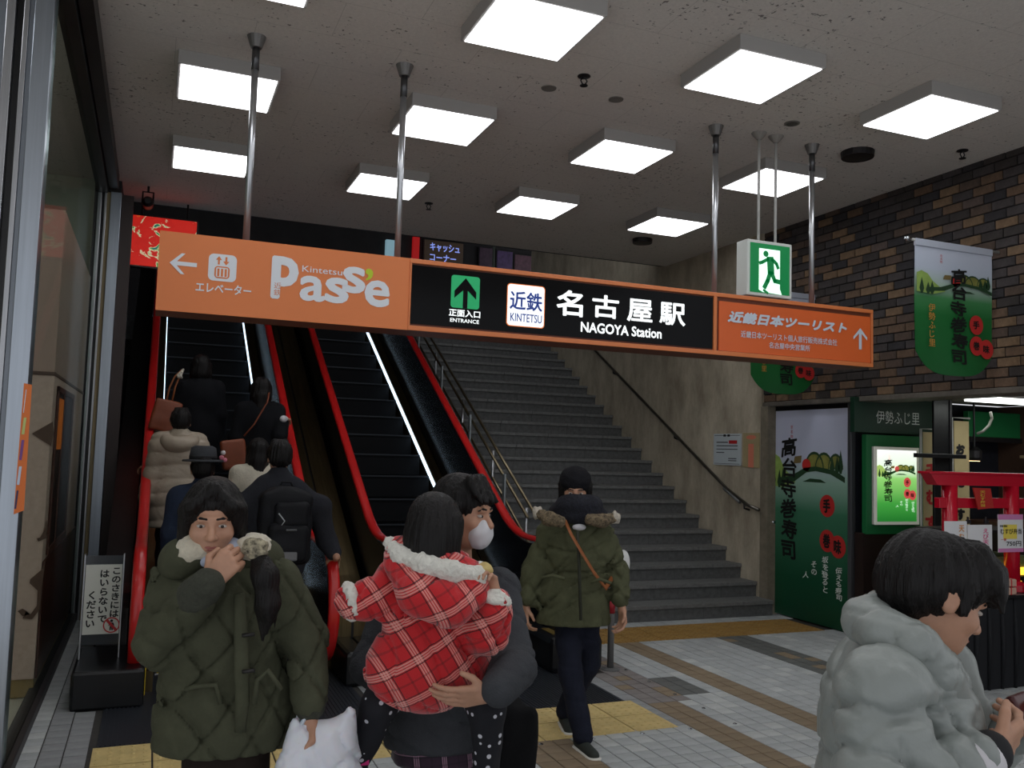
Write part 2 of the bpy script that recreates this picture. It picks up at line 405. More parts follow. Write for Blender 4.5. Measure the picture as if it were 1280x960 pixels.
tread_m = mat('black grooved step', (9, 10, 13), .6, 0, spec=.12)
edge_m = mat('worn step edge', (40, 44, 50), .5, .4)
plate_m = mat('ribbed floor plate', (60, 64, 72), .45, .6)
strip_m = mat('skirt light', (225, 240, 255), .5, emit=2.6, emitcol=(205, 232, 255))
yel = mat('yellow safety marking', (206, 178, 30), .5)
def rail_path(x):
    pts = []
    cy, cz, r = 6.71, .55, .41
    for k in range(15):
        a = math.radians(-112 + (202 - 0) * k / 14)          # from under the newel, around the front, to the top
        pts.append((x, cy - r * math.cos(a), cz + r * math.sin(a)))
    for y in (6.95, 7.15, 7.3, 7.45, 7.6, 7.75, 8.5, 9.5, 11, 12.5, 14.1): pts.append((x, y, zn(y) + .96))
    return pts
def escalator(cx, label, px0, px1):
    e = thing('escalator', label, 'escalator', (cx, 6.3, 0), 'pair of up escalators')
    # ribbed landing plate
    mb = MB().box((px0, 5.505, -.006), (px1, 7.05, .001)); x = px0 + .012
    while x < px1 - .02: mb.box((x, 5.51, .001), (x + .012, 7.04, .006)); x += .025
    mb.build('landing_plate', plate_m, e)
    P(cx - .5, 7.05, -.006, cx + .5, 7.22, .012, 'comb_plate', steel, e, .003)
    for s in (-.485, .44): P(cx + s, 7.06, .012, cx + s + .045, 7.21, .018, 'comb_marking', yel, e)
    mb = MB(); mb.box((-.49, 0, -.02), (.49, .40, 0)); mb.prism([(0, 0), (.012, -.02), (-.012, -.23), (.03, -.23), (.05, -.02)], 0, -.49, .49)
    for k in range(32): mb.box((-.485 + k * .0306, .0, 0), (-.475 + k * .0306, .4, .008))
    me = mb.mesh('step'); me.materials.append(tread_m)
    ed = MB().box((-.49, -.004, -.006), (.49, .012, .0085)).mesh('step_edge'); ed.materials.append(edge_m)
    for k in range(17):
        y = 7.22 + .4 * k; z = .231 * k - (.0 if k else .0)
        o = bpy.data.objects.new('step', me); COL.objects.link(o); o.parent = e; o.location = (0, y - 6.3, z)
        q = bpy.data.objects.new('step_edge', ed); COL.objects.link(q); q.parent = o
    for s in (-1, 1):
        x = cx + s * .64
        # handrail: rounded band swept along the path
        mb = MB(); pts = rail_path(x); n = len(pts); prof = [(-.042, -.006), (-.036, .016), (-.018, .024), (.018, .024), (.036, .016), (.042, -.006), (.03, -.014), (-.03, -.014)]; vs = []
        for i, p in enumerate(pts):
            a = Vector(pts[max(0, i - 1)]); b = Vector(pts[min(n - 1, i + 1)]); t = (b - a).normalized(); nr = Vector((0, -t.z, t.y))
            vs += [(p[0] + u, p[1] + nr.y * v, p[2] + nr.z * v) for u, v in prof]
        k = len(prof); mb.add(vs, [(i * k + j, i * k + (j + 1) % k, (i + 1) * k + (j + 1) % k, (i + 1) * k + j) for i in range(n - 1) for j in range(k)] + [tuple(range(k))[::-1], tuple(range((n - 1) * k, n * k))])
        mb.build('handrail', red, e, True)
        # balustrade glass: rounded newel end plus the rising run
        mb = MB(); ring = [(6.71 - .37 * math.cos(math.radians(a)), .55 + .37 * math.sin(math.radians(a))) for a in range(-70, 91, 8)] + [(7.0, .92), (7.0, .2)]
        mb.prism([(p[0], p[1]) for p in ring], 0, x - .008, x + .008); rb = ribbon(x - .008, x + .008, lambda y: zn(y) + .15, lambda y: zn(y) + .92, [7.0] + YS[2:]); mb.add(rb.v, rb.f)
        mb.build('balustrade', bal, e)
        xi, xo = sorted((cx + s * .515, cx + s * .63))
        ribbon(xi, xo, lambda y: zn(y) - .28 if y > 7.4 else -.005, lambda y: zn(y) + .14).build('inner_deck', brass, e)
        xa, xb = sorted((cx + s * .505, cx + s * .513))
        ys = 8.0; ls = MB()
        while ys < 13.9:
            rb = ribbon(xa, xb, lambda y: zn(y) + (.07 if s > 0 else .120), lambda y: zn(y) + .13, [ys, ys + 1.22]); ls.add(rb.v, rb.f); ys += 1.25
        ls.build('skirt_light', strip_m, e)
    return e
e1 = escalator(.61, 'left escalator carrying people up between red handrails', -.19, 1.41)
e2 = escalator(2.42, 'empty escalator with red handrails next to the stairs', 1.66, 3.13)
# cladding
dks = [6.9] + YS[2:]
for k, (e, x0, x1) in enumerate(((e1, 1.30, 1.505), (e2, 1.525, 1.73))): ribbon(x0, x1, lambda y: max(-.005, zn(y) - .3), lambda y: zn(y) + .42, dks).build('deck_panel', brass, e)
ribbon(1.505, 1.525, lambda y: max(-.005, zn(y) - .3), lambda y: zn(y) + .40, dks).build('deck_joint', black, e1)
MB().box((1.36, 6.35, -.005), (1.515, 7.0, .24), 0, .03).build('newel_base', black, e1); MB().box((1.517, 6.35, -.005), (1.68, 7.0, .24), 0, .03).build('newel_base', black, e2)
MB().box((-.39, 6.25, -.005), (.04, 7.0, .24), 0, .02).build('newel_base', black, e1)
P(.041, 6.30, .06, .046, 6.36, .22, 'marking', yel, e1)
ribbon(-.29, -.09, lambda y: max(-.005, zn(y) - .5), lambda y: zn(y) + .5, [7.0] + YS[2:]).build('deck_panel', mat('dark steel cladding', (62, 60, 60), .3, .8, .2, 2), e1)
MB().box((2.93, 6.28, -.005), (3.38, 6.99, .28), 0, .05).build('newel_base', black, e2)
ribbon(3.08, 3.40, lambda y: max(-.005, zn(y) - 1.2), lambda y: zn(y) + .36, [6.97] + YS[2:]).build('deck_panel', mat('black cladding', (26, 28, 31), .3, .3), e2)
P(2.99, 6.40, .281, 3.06, 6.62, .286, 'marking', mat('dull brass label', (150, 128, 70), .5, .3), e2)
sp_ = thing('bollard', 'slim steel post with a red band beside the black newel box', 'post', (3.46, 6.32, 0))
MB().tube([(3.46, 6.32, .0), (3.46, 6.32, .98)], .026, 14).build('pole', mat('grey painted steel', (120, 120, 120), .4, .4), sp_, True)
MB().lathe([(.075, 0), (.075, .008), (.04, .018)], (3.46, 6.32, 0), 18).build('base_plate', mat('grey painted steel', (120, 120, 120)), sp_)
MB().tube([(3.46, 6.32, .44), (3.46, 6.32, .55)], .029, 14).build('red_band', mat('red tape', (150, 20, 34), .5), sp_, True)

# ---------------------------------------------------------------- upper landing seen through the stairwell
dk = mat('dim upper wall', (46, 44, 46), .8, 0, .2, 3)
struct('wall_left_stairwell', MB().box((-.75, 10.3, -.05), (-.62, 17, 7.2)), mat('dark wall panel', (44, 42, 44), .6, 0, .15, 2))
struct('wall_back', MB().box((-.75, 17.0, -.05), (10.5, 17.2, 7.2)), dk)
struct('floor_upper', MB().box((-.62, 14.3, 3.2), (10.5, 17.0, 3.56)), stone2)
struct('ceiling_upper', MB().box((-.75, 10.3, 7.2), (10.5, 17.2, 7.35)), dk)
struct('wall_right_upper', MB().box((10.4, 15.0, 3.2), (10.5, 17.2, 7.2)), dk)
struct('trim_3', MB().box((-.6, 10.3, 4.30), (6.37, 10.42, 4.62)), mat('black fascia', (22, 22, 24), .6))
def board(name, label, cat, p0, p1, Y, m, fr=None):
    a = at(*p0, 1, Y); b = at(*p1, 1, Y); o = thing(name, label, cat, ((a[0] + b[0]) / 2, Y, b[2]))
    P(a[0], Y, b[2], b[0], Y + .1, a[2], 'panel', m, o, .004)
    if fr: P(a[0] - .02, Y + .02, b[2] - .02, b[0] + .02, Y + .1, a[2] + .02, 'frame', fr, o, .004)
    return o, a, b
o, a, b = board('cash_corner_sign', 'dim brown sign with blue lettering on the upper floor', 'sign', (531, 299), (578, 345), 16.9, mat('brown sign board', (96, 78, 64), .5, emit=.06), black)
bl = mat('pale blue lettering', (150, 170, 255), .5, emit=.7)
lettering('lettering', 'キャッシュ', o, (a[0] + .12, 16.9, b[2] + .45), (1, 0, 0), (0, 0, 1), .62, .16, bl, .02)
lettering('lettering', 'コーナー', o, (a[0] + .12, 16.9, b[2] + .25), (1, 0, 0), (0, 0, 1), .55, .14, bl, .02)
board('red_pillar', 'narrow red lit pillar panel behind the hanging sign', 'pillar', (517, 295), (523, 345), 16.9, mat('lit red panel', (170, 24, 26), .5, emit=.5))
board('lit_board', 'pale blue light board beside a hanger pole upstairs', 'panel', (483, 299), (497, 345), 16.9, mat('lit pale panel', (150, 190, 205), .5, emit=.45))  # glowing light board on the upper back wall, not a window
for k, (x0, x1, y0, y1, c, lab) in enumerate([(600, 616, 309, 350, (60, 42, 58), 'dim plum poster upstairs nearest the brown sign'), (622, 640, 313, 350, (70, 50, 92), 'dim violet poster upstairs'),
        (644, 676, 318, 356, (86, 56, 70), 'dim rose poster in the middle of the upper hall'), (684, 715, 326, 360, (40, 56, 90), 'dim slate blue poster upstairs'), (720, 790, 330, 372, (30, 50, 104), 'wide deep blue panel upstairs near the stair wall')]):
    board('poster', lab, 'poster', (x0, y0), (x1, y1), 16.9, mat('poster %d' % k, c, .4, 0, .6, 9, emit=.10), black)
for k, x in enumerate((617, 679)):
    q = at(x, 330, 1, 15.0)
    tag(MB().tube([(q[0], 15.0, 3.56), (q[0], 15.0, 5.6)], .03, 8).build('landing_post', mat('grey landing post', (120, 128, 122), .4, .3), None, True), ('pale post on the upper landing nearer the hanging sign lettering', 'pale post on the upper landing nearer the stair wall')[k], 'post')
for k, (x0, x1, c, lab) in enumerate([(590, 610, (80, 66, 120), 'leftmost small violet display at the stair top'), (612, 628, (104, 84, 130), 'middle small lilac display at the stair top'), (630, 642, (90, 70, 128), 'rightmost small violet display at the stair top'), (644, 652, (150, 180, 255), 'tiny bright blue lamp box at the stair top')]):
    board('stair_top_display', lab, 'display', (x0, 424), (x1, 436), 16.9, mat('display %d' % k, c, .5, emit=.3 if k < 3 else 1.0), None)
for k, (x0, x1, y, c, lab) in enumerate([(203, 208, 394, (235, 240, 250), 'tiny white lamp at the top left of the escalator'), (238, 251, 397, (235, 240, 250), 'wide white lamp box at the escalator top'), (257, 272, 400, (70, 80, 255), 'blue lamp box at the escalator top'), (284, 300, 402, (150, 150, 160), 'grey lamp box at the escalator top')]):
    board('escalator_top_lamp', lab, 'lamp', (x0, y), (x1, y + 4), 16.9, mat('lamp box %d' % k, c, .5, emit=1.2 if k < 3 else .3), None)
# ================================================================ CEILING FITTINGS
housing_m = mat('lamp housing white', (172, 169, 166), .6)
diff_m = mat('lamp diffuser', (250, 252, 255), .5, emit=LAMP, emitcol=(250, 252, 255))
LX, LY = [.04, 1.63, 3.20, 4.755], [.84, 2.595, 4.35, 6.10, 7.86]
hm = MB().box((-.02, -.02, .006), (.64, .64, .10), 0, .004).mesh('housing'); hm.materials.append(housing_m)
dm = MB().box((0, 0, 0), (.62, .62, .02)).mesh('diffuser'); dm.materials.append(diff_m)
cols = ('leftmost column', 'second column from the left', 'third column from the left', 'rightmost column')
rows = ('row over the camera', 'row just out of the picture', 'nearest row in view', 'middle row in view', 'farthest row towards the stairs')
for j, y in enumerate(LY):
    for i, x in enumerate(LX):
        o = thing('ceiling_lamp', 'square white ceiling lamp, %s, %s' % (cols[i], rows[j]), 'lamp', (x, y, 4.18), 'square ceiling lamps')
        for n, me in (('housing', hm), ('diffuser', dm)):
            c = bpy.data.objects.new(n, me); COL.objects.link(c); c.parent = o
o = thing('ceiling_lamp', 'added square lamp, out of view, that brightens the booth in the glazed shop', 'lamp', (-1.9, 4.35, 4.18), 'square ceiling lamps')  # extra lamp out of view, added to brighten the booth behind the glass
for n, me in (('housing', hm), ('diffuser', dm)):
    c = bpy.data.objects.new(n, me); COL.objects.link(c); c.parent = o
def sprinkler(px, lab):
    a = at(*px, 2, CEIL); o = thing('sprinkler', lab, 'sprinkler', (a[0], a[1], CEIL), 'ceiling sprinklers')
    MB().lathe([(.045, CEIL), (.045, CEIL - .006), (.02, CEIL - .012)], (a[0], a[1], 0), 14).build('rosette', dark_metal, o)
    for s in (-1, 1): MB().tube([(a[0] + s * .008, a[1], CEIL - .01), (a[0] + s * .024, a[1], CEIL - .035), (a[0] + s * .008, a[1], CEIL - .062)], .005, 6).build('frame_arm', black, o)
    MB().lathe([(.008, CEIL - .06), (.028, CEIL - .066), (.028, CEIL - .07)], (a[0], a[1], 0), 12).build('deflector', black, o)
sprinkler((730, 95), 'small black sprinkler near the largest lamp'); sprinkler((536, 254), 'small black sprinkler by the far lamps'); sprinkler((1203, 188), 'small black sprinkler near the brick wall')
def ceiling_disc(px, r, depth, lab, m, ring):
    a = at(*px, 2, CEIL); o = thing('ceiling_disc', lab, 'vent', (a[0], a[1], CEIL))
    MB().lathe([(r, CEIL), (r * .96, CEIL - depth), (r * .7, CEIL - depth)], (a[0], a[1], 0), 24).build('rim', ring, o, False)
    MB().lathe([(r * .72, CEIL - depth - .002), (r * .3, CEIL - depth - .004)], (a[0], a[1], 0), 24).build('grille', m, o)
gm = mat('grey cap', (120, 116, 110), .8)
ceiling_disc((686, 110), .055, .006, 'flat grey ceiling cap left of the sprinkler', gm, gm)
ceiling_disc((770, 124), .055, .006, 'flat grey ceiling cap right of the sprinkler', gm, gm)
ceiling_disc((990, 154), .06, .006, 'flat grey ceiling cap above the exit sign rods', mat('dark cap', (80, 78, 74), .8), gm)
ceiling_disc((1072, 190), .135, .05, 'large round ceiling speaker near the brick wall', black, dark_metal)
ceiling_disc((803, 299), .12, .05, 'large round ceiling speaker beyond the far lamps', black, dark_metal)

# ================================================================ HANGING SIGN
YF = 5.52
def S(x, y): return at(x, y, 1, YF)
def Sbox(x0, yb, x1, yt):
    a, b = S(x0, yb), S(x1, yt); return (a[0], YF, a[2]), b[0] - a[0], b[2] - a[2]
UX, UZ = (1, 0, 0), (0, 0, 1)
sx0, sx1, sz0, sz1 = S(197, 340)[0], S(1091, 420)[0], 2.462, 2.932
orange = mat('orange sign panel', (226, 128, 70), .45, 0, .03, 3); orange2 = mat('deep orange sign panel', (226, 104, 48), .4, 0, .03, 3)
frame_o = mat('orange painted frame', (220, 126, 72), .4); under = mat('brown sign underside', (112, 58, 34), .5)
white_p = mat('white print', (226, 230, 236), .4); white_l = mat('backlit white lettering', (245, 250, 250), .4, emit=.75)
sg = thing('hanging_sign', 'long orange and black station sign hung from the ceiling', 'sign', ((sx0 + sx1) / 2, 5.68, sz0))
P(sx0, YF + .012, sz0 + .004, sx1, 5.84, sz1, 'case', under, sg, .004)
xa, xb = S(512, 370)[0], S(893, 400)[0]
P(sx0, YF, sz0, xa - .006, YF + .012, sz1, 'panel', orange, sg)
gl_black = mat('glossy black sign glass', (8, 8, 10), .12, 0, spec=.14)
P(xa + .012, YF + .003, sz0 + .045, xb - .012, YF + .0125, sz1 - .04, 'panel', gl_black, sg)
xr0, xr1 = S(899, 400)[0], S(1088, 420)[0]
P(xr0, YF + .002, sz0 + .035, xr1, YF + .0125, sz1 - .06, 'panel', orange2, sg)
for n, b in enumerate([((xa - .006, YF - .006, sz1 - .03), (sx1, YF + .012, sz1)), ((xa - .006, YF - .006, sz0), (sx1, YF + .012, sz0 + .032)), ((xa - .006, YF - .006, sz0 + .032), (xa + .008, YF + .012, sz1 - .03)), ((xb - .008, YF - .006, sz0 + .032), (xb + .02, YF + .012, sz1 - .03)), ((sx1 - .02, YF - .006, sz0 + .032), (sx1, YF + .012, sz1 - .03))]):
    MB().box(b[0], b[1], 0, .003).build('frame_bar', frame_o, sg)
def L_(body, x0, yb, x1, yt, m, bold=0, eps=.003, name='lettering', slant=0, dy=0, sp=1.0):
    o, w_, h_ = Sbox(x0, yb, x1, yt); return lettering(name, body, sg, (o[0], YF + dy, o[2]), UX, UZ, w_, h_, m, bold, eps, slant=slant, sp=sp)
def arrow(px, ang, m, parent=sg, eps=.003, dy=0):
    """arrow drawn as a bar and two barbs; px = box in the photograph"""
    a, b = S(px[0], px[3]), S(px[2], px[1]); c = np.array([(a[0] + b[0]) / 2, (a[2] + b[2]) / 2]); s = max(b[0] - a[0], b[2] - a[2]) / 2
    t = .16 * s; pts = [[(-.85, -t / s), (1, -t / s), (1, t / s), (-.85, t / s)], [(-1, 0), (-.15, .82), (.12, .82), (-.62, 0)], [(-1, 0), (-.62, 0), (.12, -.82), (-.15, -.82)]]
    mb = MB(); ca, sa = math.cos(ang), math.sin(ang)
    for n_, q in enumerate(pts): mb.add([(c[0] + s * (u * ca - v * sa), YF + dy - eps - .0004 * n_, c[1] + s * (u * sa + v * ca)) for u, v in q], [(0, 1, 2, 3)])
    mb.build('arrow', m, parent)
arrow((211, 316, 247, 344), 0, white_p)
o, w_, h_ = Sbox(259.5, 350, 296.5, 320); o = (o[0], YF, o[2])
flat('lift_pictogram', rrect(0, 0, w_, h_, .03), sg, o, UX, UZ, white_p, .002)
og = orange
flat('lift_car', rrect(w_ * .22, h_ * .1, w_ * .76, h_ * .55, .02), sg, o, UX, UZ, og, .003); flat('lift_window', rrect(w_ * .28, h_ * .15, w_ * .70, h_ * .50, .008), sg, o, UX, UZ, white_p, .004)
for k in range(3): flat('lift_person', [(w_ * (.32 + .13 * k), h_ * .17), (w_ * (.40 + .13 * k), h_ * .17), (w_ * (.40 + .13 * k), h_ * .46), (w_ * (.32 + .13 * k), h_ * .46)], sg, o, UX, UZ, og, .005)
for k, s in ((.36, 1), (.62, -1)):
    cy = .76; flat('lift_arrow', [(w_ * (k - .035), h_ * (cy - s * .15)), (w_ * (k + .035), h_ * (cy - s * .15)), (w_ * (k + .035), h_ * (cy + s * .02)), (w_ * (k + .11), h_ * (cy + s * .02)), (w_ * k, h_ * (cy + s * .16)), (w_ * (k - .11), h_ * (cy + s * .02)), (w_ * (k - .035), h_ * (cy + s * .02))], sg, o, UX, UZ, og, .004)
L_('エレベーター', 244.5, 364, 314, 358.5, white_p, .02)
for ch, x0, yb, x1, yt in (('p', 340.5, 370.5, 371.5, 325), ('a', 375.5, 374, 405.5, 348), ('s', 407, 376.5, 435, 350), ('s', 429, 364, 456, 336.5), ('e', 456.5, 381, 486, 353.5)):
    L_(ch, x0, yb, x1, yt, white_p, .055)
L_('Kintetsu', 377.6, 339.5, 428, 337, white_p, .0)
L_("’", 457, 350, 466, 337, mat('lime print', (190, 210, 40), .5), .04)
lettering('lettering', '近鉄', sg, (S(341.5, 369.5)[0], YF, S(341.5, 369.5)[2]), UX, UZ, .045, .085, mat('small orange print', (214, 120, 66), .5), 0, .0045, True)
gr = mat('green sign tile', (22, 160, 96), .4, emit=.35)
o, w_, h_ = Sbox(563, 384, 600, 347); o = (o[0], YF, o[2]); flat('entrance_tile', rrect(0, 0, w_, h_, .02), sg, o, UX, UZ, gr, .002)
flat('entrance_arrow', [(w_ * .42, 0), (w_ * .42, h_ * .55), (w_ * .12, h_ * .30), (w_ * .12, h_ * .52), (w_ * .5, h_ * .93), (w_ * .88, h_ * .52), (w_ * .88, h_ * .30), (w_ * .58, h_ * .55), (w_ * .58, 0)], sg, o, UX, UZ, gl_black, .004)
L_('正面入口', 561, 394.5, 600, 389.5, white_l, .03); L_('ENTRANCE', 562.5, 402, 598.5, 400.5, white_l, .02)
o, w_, h_ = Sbox(633.5, 406, 680.5, 359.5); o = (o[0], YF, o[2])
flat('company_plate_rim', rrect(-.006, -.006, w_ + .006, h_ + .006, .025), sg, o, UX, UZ, mat('orange rim', (240, 130, 60), .5, emit=.3), .002); flat('company_plate', rrect(0, 0, w_, h_, .022), sg, o, UX, UZ, white_l, .003)
blue = mat('blue print', (30, 70, 170), .5)
L_('近鉄', 637, 386, 677.5, 367.5, blue, .02, .005); L_('KINTETSU', 637.5, 401, 677, 394.5, blue, .01, .005)
for ch, x0, yb, x1, yt in (('名', 696, 393, 728, 365.5), ('古', 740.5, 395.5, 773, 371.5), ('屋', 784, 400.5, 815, 376.5), ('駅', 824.5, 404.5, 856, 381)): L_(ch, x0, yb, x1, yt, white_l, .03)
L_('NAGOYA Station', 726, 414.5, 826.5, 411.5, white_l, .035)
sil = mat('pale silver print', (206, 218, 230), .4)
L_('近畿日本ツーリスト', 909.5, 402, 1056, 404, sil, .065, .004, slant=.35)
L_('近畿日本ツーリスト個人旅行販売株式会社', 925.7, 421.5, 1046, 424.5, sil, .01, .004); L_('名古屋中央営業所', 961, 435, 1012, 432, sil, .01, .004)
arrow((1066, 411, 1084, 436), -PI / 2, sil)
for k, (px, py) in enumerate([(322, 42), (506, 82), (895, 158), (1016, 181)]):
    x = at(px, py, 2, CEIL)[0]; lab = ('leftmost', 'second', 'third', 'rightmost')[k]
    o = thing('hanger_pole', 'chrome hanger pole of the long sign, %s of the four' % lab, 'pole', (x, 5.68, sz1), 'sign hanger poles')
    MB().tube([(x, 5.68, sz1), (x, 5.68, CEIL - .08)], .0215, 14).build('tube', mat('satin pole steel', (205, 208, 212), .30, .9), o, True)
    MB().tube([(x, 5.68, CEIL - .22), (x, 5.68, CEIL - .05)], .024, 14).build('sleeve', mat('grey sleeve', (96, 96, 98), .35, .8), o, True)
    MB().lathe([(.035, CEIL - .075), (.06, CEIL)], (x, 5.68, 0), 16).build('flange', mat('grey flange', (126, 124, 122), .45, .5), o)
# exit sign
YE = 5.56
def E(x, y): return at(x, y, 1, YE)
ex0, ex1, ez0, ez1 = E(934, 335)[0], E(990, 335)[0], E(960, 371)[2], E(960, 301.5)[2]
ex = thing('exit_sign', 'green lit running man exit sign on two white rods', 'sign', ((ex0 + ex1) / 2, YE + .07, ez0))
P(ex0, YE, ez0, ex1, YE + .14, ez1, 'housing', mat('white plastic housing', (215, 220, 215), .5), ex, .008)
ew, eh = ex1 - ex0 - .05, ez1 - ez0 - .05; eo = (ex0 + .025, YE - .001, ez0 + .025)
eg = mat('lit green', (0, 120, 62), .5, emit=.42); el = mat('lit white', (215, 255, 230), .5, emit=1.0)
flat('green_panel', [(0, 0), (ew, 0), (ew, eh), (0, eh)], ex, eo, UX, UZ, eg, .001)
flat('white_doorway', [(ew * .22, eh * .06), (ew * .32, eh * .02), (ew * .80, 0), (ew * .75, eh * .12), (ew * .75, eh * .90), (ew * .22, eh * .90)], ex, eo, UX, UZ, el, .002)
flat('figure_head', disc(ew * .39, eh * .80, ew * .065), ex, eo, UX, UZ, eg, .003)
def limb(pts, wd):
    mb = MB()
    for a, b in zip(pts[:-1], pts[1:]):
        a = np.array(a); b = np.array(b); t = (b - a) / np.linalg.norm(b - a); n = np.array([-t[1], t[0]]) * wd / 2; a = a - t * wd * .3; b = b + t * wd * .3
        mb.add([(eo[0] + p[0] * ew, eo[1] - .003, eo[2] + p[1] * eh) for p in (a - n, b - n, b + n, a + n)], [(0, 1, 2, 3)])
    mb.build('figure_limb', eg, ex)
limb([(.50, .70), (.52, .45)], .17); limb([(.45, .70), (.30, .62), (.24, .60)], .07); limb([(.56, .70), (.66, .62), (.70, .54)], .075)
limb([(.50, .42), (.44, .26), (.36, .12)], .10); limb([(.54, .42), (.62, .27), (.82, .25)], .095); limb([(.34, .06), (.44, .01)], .05)
for px in (942, 971):
    x = at(px, 170, 2, CEIL)[0]; MB().tube([(x, YE + .09, ez1), (x, YE + .09, CEIL - .03)], .011, 10).build('rod', mat('white rod', (190, 190, 186), .5), ex, True)
    MB().lathe([(.018, CEIL - .055), (.05, CEIL - .02), (.062, CEIL)], (x, YE + .09, 0), 18).build('canopy', mat('white canopy', (150, 146, 140), .6), ex)

# ================================================================ RED LIT POSTER, UPPER LEFT
YP = 10.1
pa, pb = at(165, 268, 1, YP), at(243, 338, 1, YP)
po = thing('lit_poster', 'glowing red poster panel behind the left end of the sign', 'poster', ((pa[0] + pb[0]) / 2, YP, pb[2]))
def poster_mat():
    m, N, L, b = mat_nodes('red poster print'); tc = N.new('ShaderNodeTexCoord')
    n = N.new('ShaderNodeTexNoise'); n.inputs['Scale'].default_value = 5.5; n.inputs['Detail'].default_value = 5; n.inputs['Distortion'].default_value = 1.5; L.new(tc.outputs['Object'], n.inputs[0])
    r = N.new('ShaderNodeValToRGB'); r.color_ramp.interpolation = 'EASE'; e = r.color_ramp.elements
    e[0].position = .30; e[0].color = lin((30, 60, 150)); e[1].position = .85; e[1].color = lin((240, 200, 120))
    for p_, c in ((.36, (40, 150, 60)), (.41, (230, 220, 180)), (.44, (205, 34, 26)), (.66, (214, 40, 30)), (.74, (236, 120, 40))): q = e.new(p_); q.color = lin(c)
    L.new(n.outputs['Fac'], r.inputs[0]); L.new(r.outputs[0], b.inputs['Base Color']); L.new(r.outputs[0], b.inputs['Emission Color']); b.inputs['Emission Strength'].default_value = .55
    return m
P(pa[0], YP, pb[2], pb[0], YP + .05, pa[2], 'print', poster_mat(), po, .004)
P(pa[0] - .02, YP + .02, pb[2] - .02, pb[0] + .02, YP + .09, pa[2] + .02, 'frame', black, po, .004)
for x in (pa[0] + .1, pb[0] - .1): MB().tube([(x, YP + .05, pa[2]), (x, YP + .05, CEIL + .02)], .01, 8).build('hanger', black, po)
q = at(186, 250, 2, CEIL - .02)
cc = thing('ceiling_device', 'small black spotlight under the ceiling above the red poster', 'device', (q[0], 9.6, CEIL))  # unlit black device on a bracket, gives no light
MB().tube([(q[0], 9.6, CEIL), (q[0], 9.6, CEIL - .06)], .012, 8).build('stem', black, cc)
MB().tube([(q[0] - .05, 9.6, CEIL - .18), (q[0] - .05, 9.6, CEIL - .06), (q[0] + .05, 9.6, CEIL - .06), (q[0] + .05, 9.6, CEIL - .18)], .01, 8).build('bracket', black, cc)
MB().lathe([(.03, -.09), (.055, -.05), (.055, .08), (.06, .09)], (q[0], 9.6, CEIL - .17), 16, axis=1).build('barrel', black, cc)

# ================================================================ SHOP GLASS ON THE LEFT
def glass_mat():
    m = bpy.data.materials.new('clear shop glass'); m.use_nodes = True; N = m.node_tree.nodes; L = m.node_tree.links; N.remove(N['Principled BSDF'])
    t = N.new('ShaderNodeBsdfTransparent'); t.inputs[0].default_value = (.86, .90, .88, 1); g = N.new('ShaderNodeBsdfGlossy'); g.inputs['Roughness'].default_value = .03
    lw = N.new('ShaderNodeLayerWeight'); lw.inputs[0].default_value = .08; mx = N.new('ShaderNodeMixShader'); fac = N.new('ShaderNodeMath'); fac.operation = 'MULTIPLY'; fac.inputs[1].default_value = .12
    L.new(lw.outputs['Fresnel'], fac.inputs[0]); L.new(fac.outputs[0], mx.inputs[0]); L.new(t.outputs[0], mx.inputs[1]); L.new(g.outputs[0], mx.inputs[2]); L.new(mx.outputs[0], N['Material Output'].inputs[0]); return m
glass = glass_mat()
wd = thing('window_1', None, None, (-.6, 7.2, 0), kind='structure')
P(-.600, 5.15, .06, -.592, 9.30, 4.14, 'pane', glass, wd)
P(-.66, 2.0, -.006, -.56, 9.4, .06, 'track', mat('dark floor track', (58, 54, 56), .5, .5), wd, .006)
MB().box((-.63, 2.0, 4.10), (-.53, 9.35, CEIL)).build('head_channel', dark_metal, wd); MB().box((-.52, 2.0, 4.14), (-.44, 9.35, CEIL)).build('head_channel', dark_metal, wd)
def mullion(name, y, xs):
    o = thing(name, None, None, (-.6, y, 0), kind='structure')
    for k, (x0, x1, dy, m, z1) in enumerate(xs): MB().box((x0, y + dy, -.005), (x1, y + .14, z1), 0, .003).build('profile', m, o)
alum = mat('brushed aluminium', (170, 178, 188), .3, .9, .1, 2, stretch=(20, 20, .5)); beige_m = mat('beige gasket', (150, 134, 100), .6)
mullion('trim_4', 5.1, [(-.69, -.60, -.02, alum, 4.1), (-.715, -.69, .0, mat('grey extrusion', (128, 134, 142), .4, .6), 4.1), (-.74, -.715, -.01, steel, 4.1), (-.778, -.74, .03, black, 4.1), (-.82, -.778, -.01, steel, 4.1), (-.87, -.82, .0, mat('grey extrusion', (128, 134, 142)), 4.1), (-.885, -.87, -.02, black, 4.1)])
mullion('trim_5', 9.38, [(-.62, -.585, .0, steel, 4.12), (-.585, -.56, .03, black, 4.12), (-.56, -.54, .0, steel, 4.12), (-.54, -.505, .02, beige_m, 4.12), (-.505, -.41, -.01, alum, 4.12), (-.41, -.30, .06, mat('brown post', (58, 48, 46), .4, .3), 4.12)])
struct('wall_left', MB().box((-.66, 9.53, -.05), (-.42, 10.3, CEIL)), mat('dark wall panel', (44, 42, 44)))
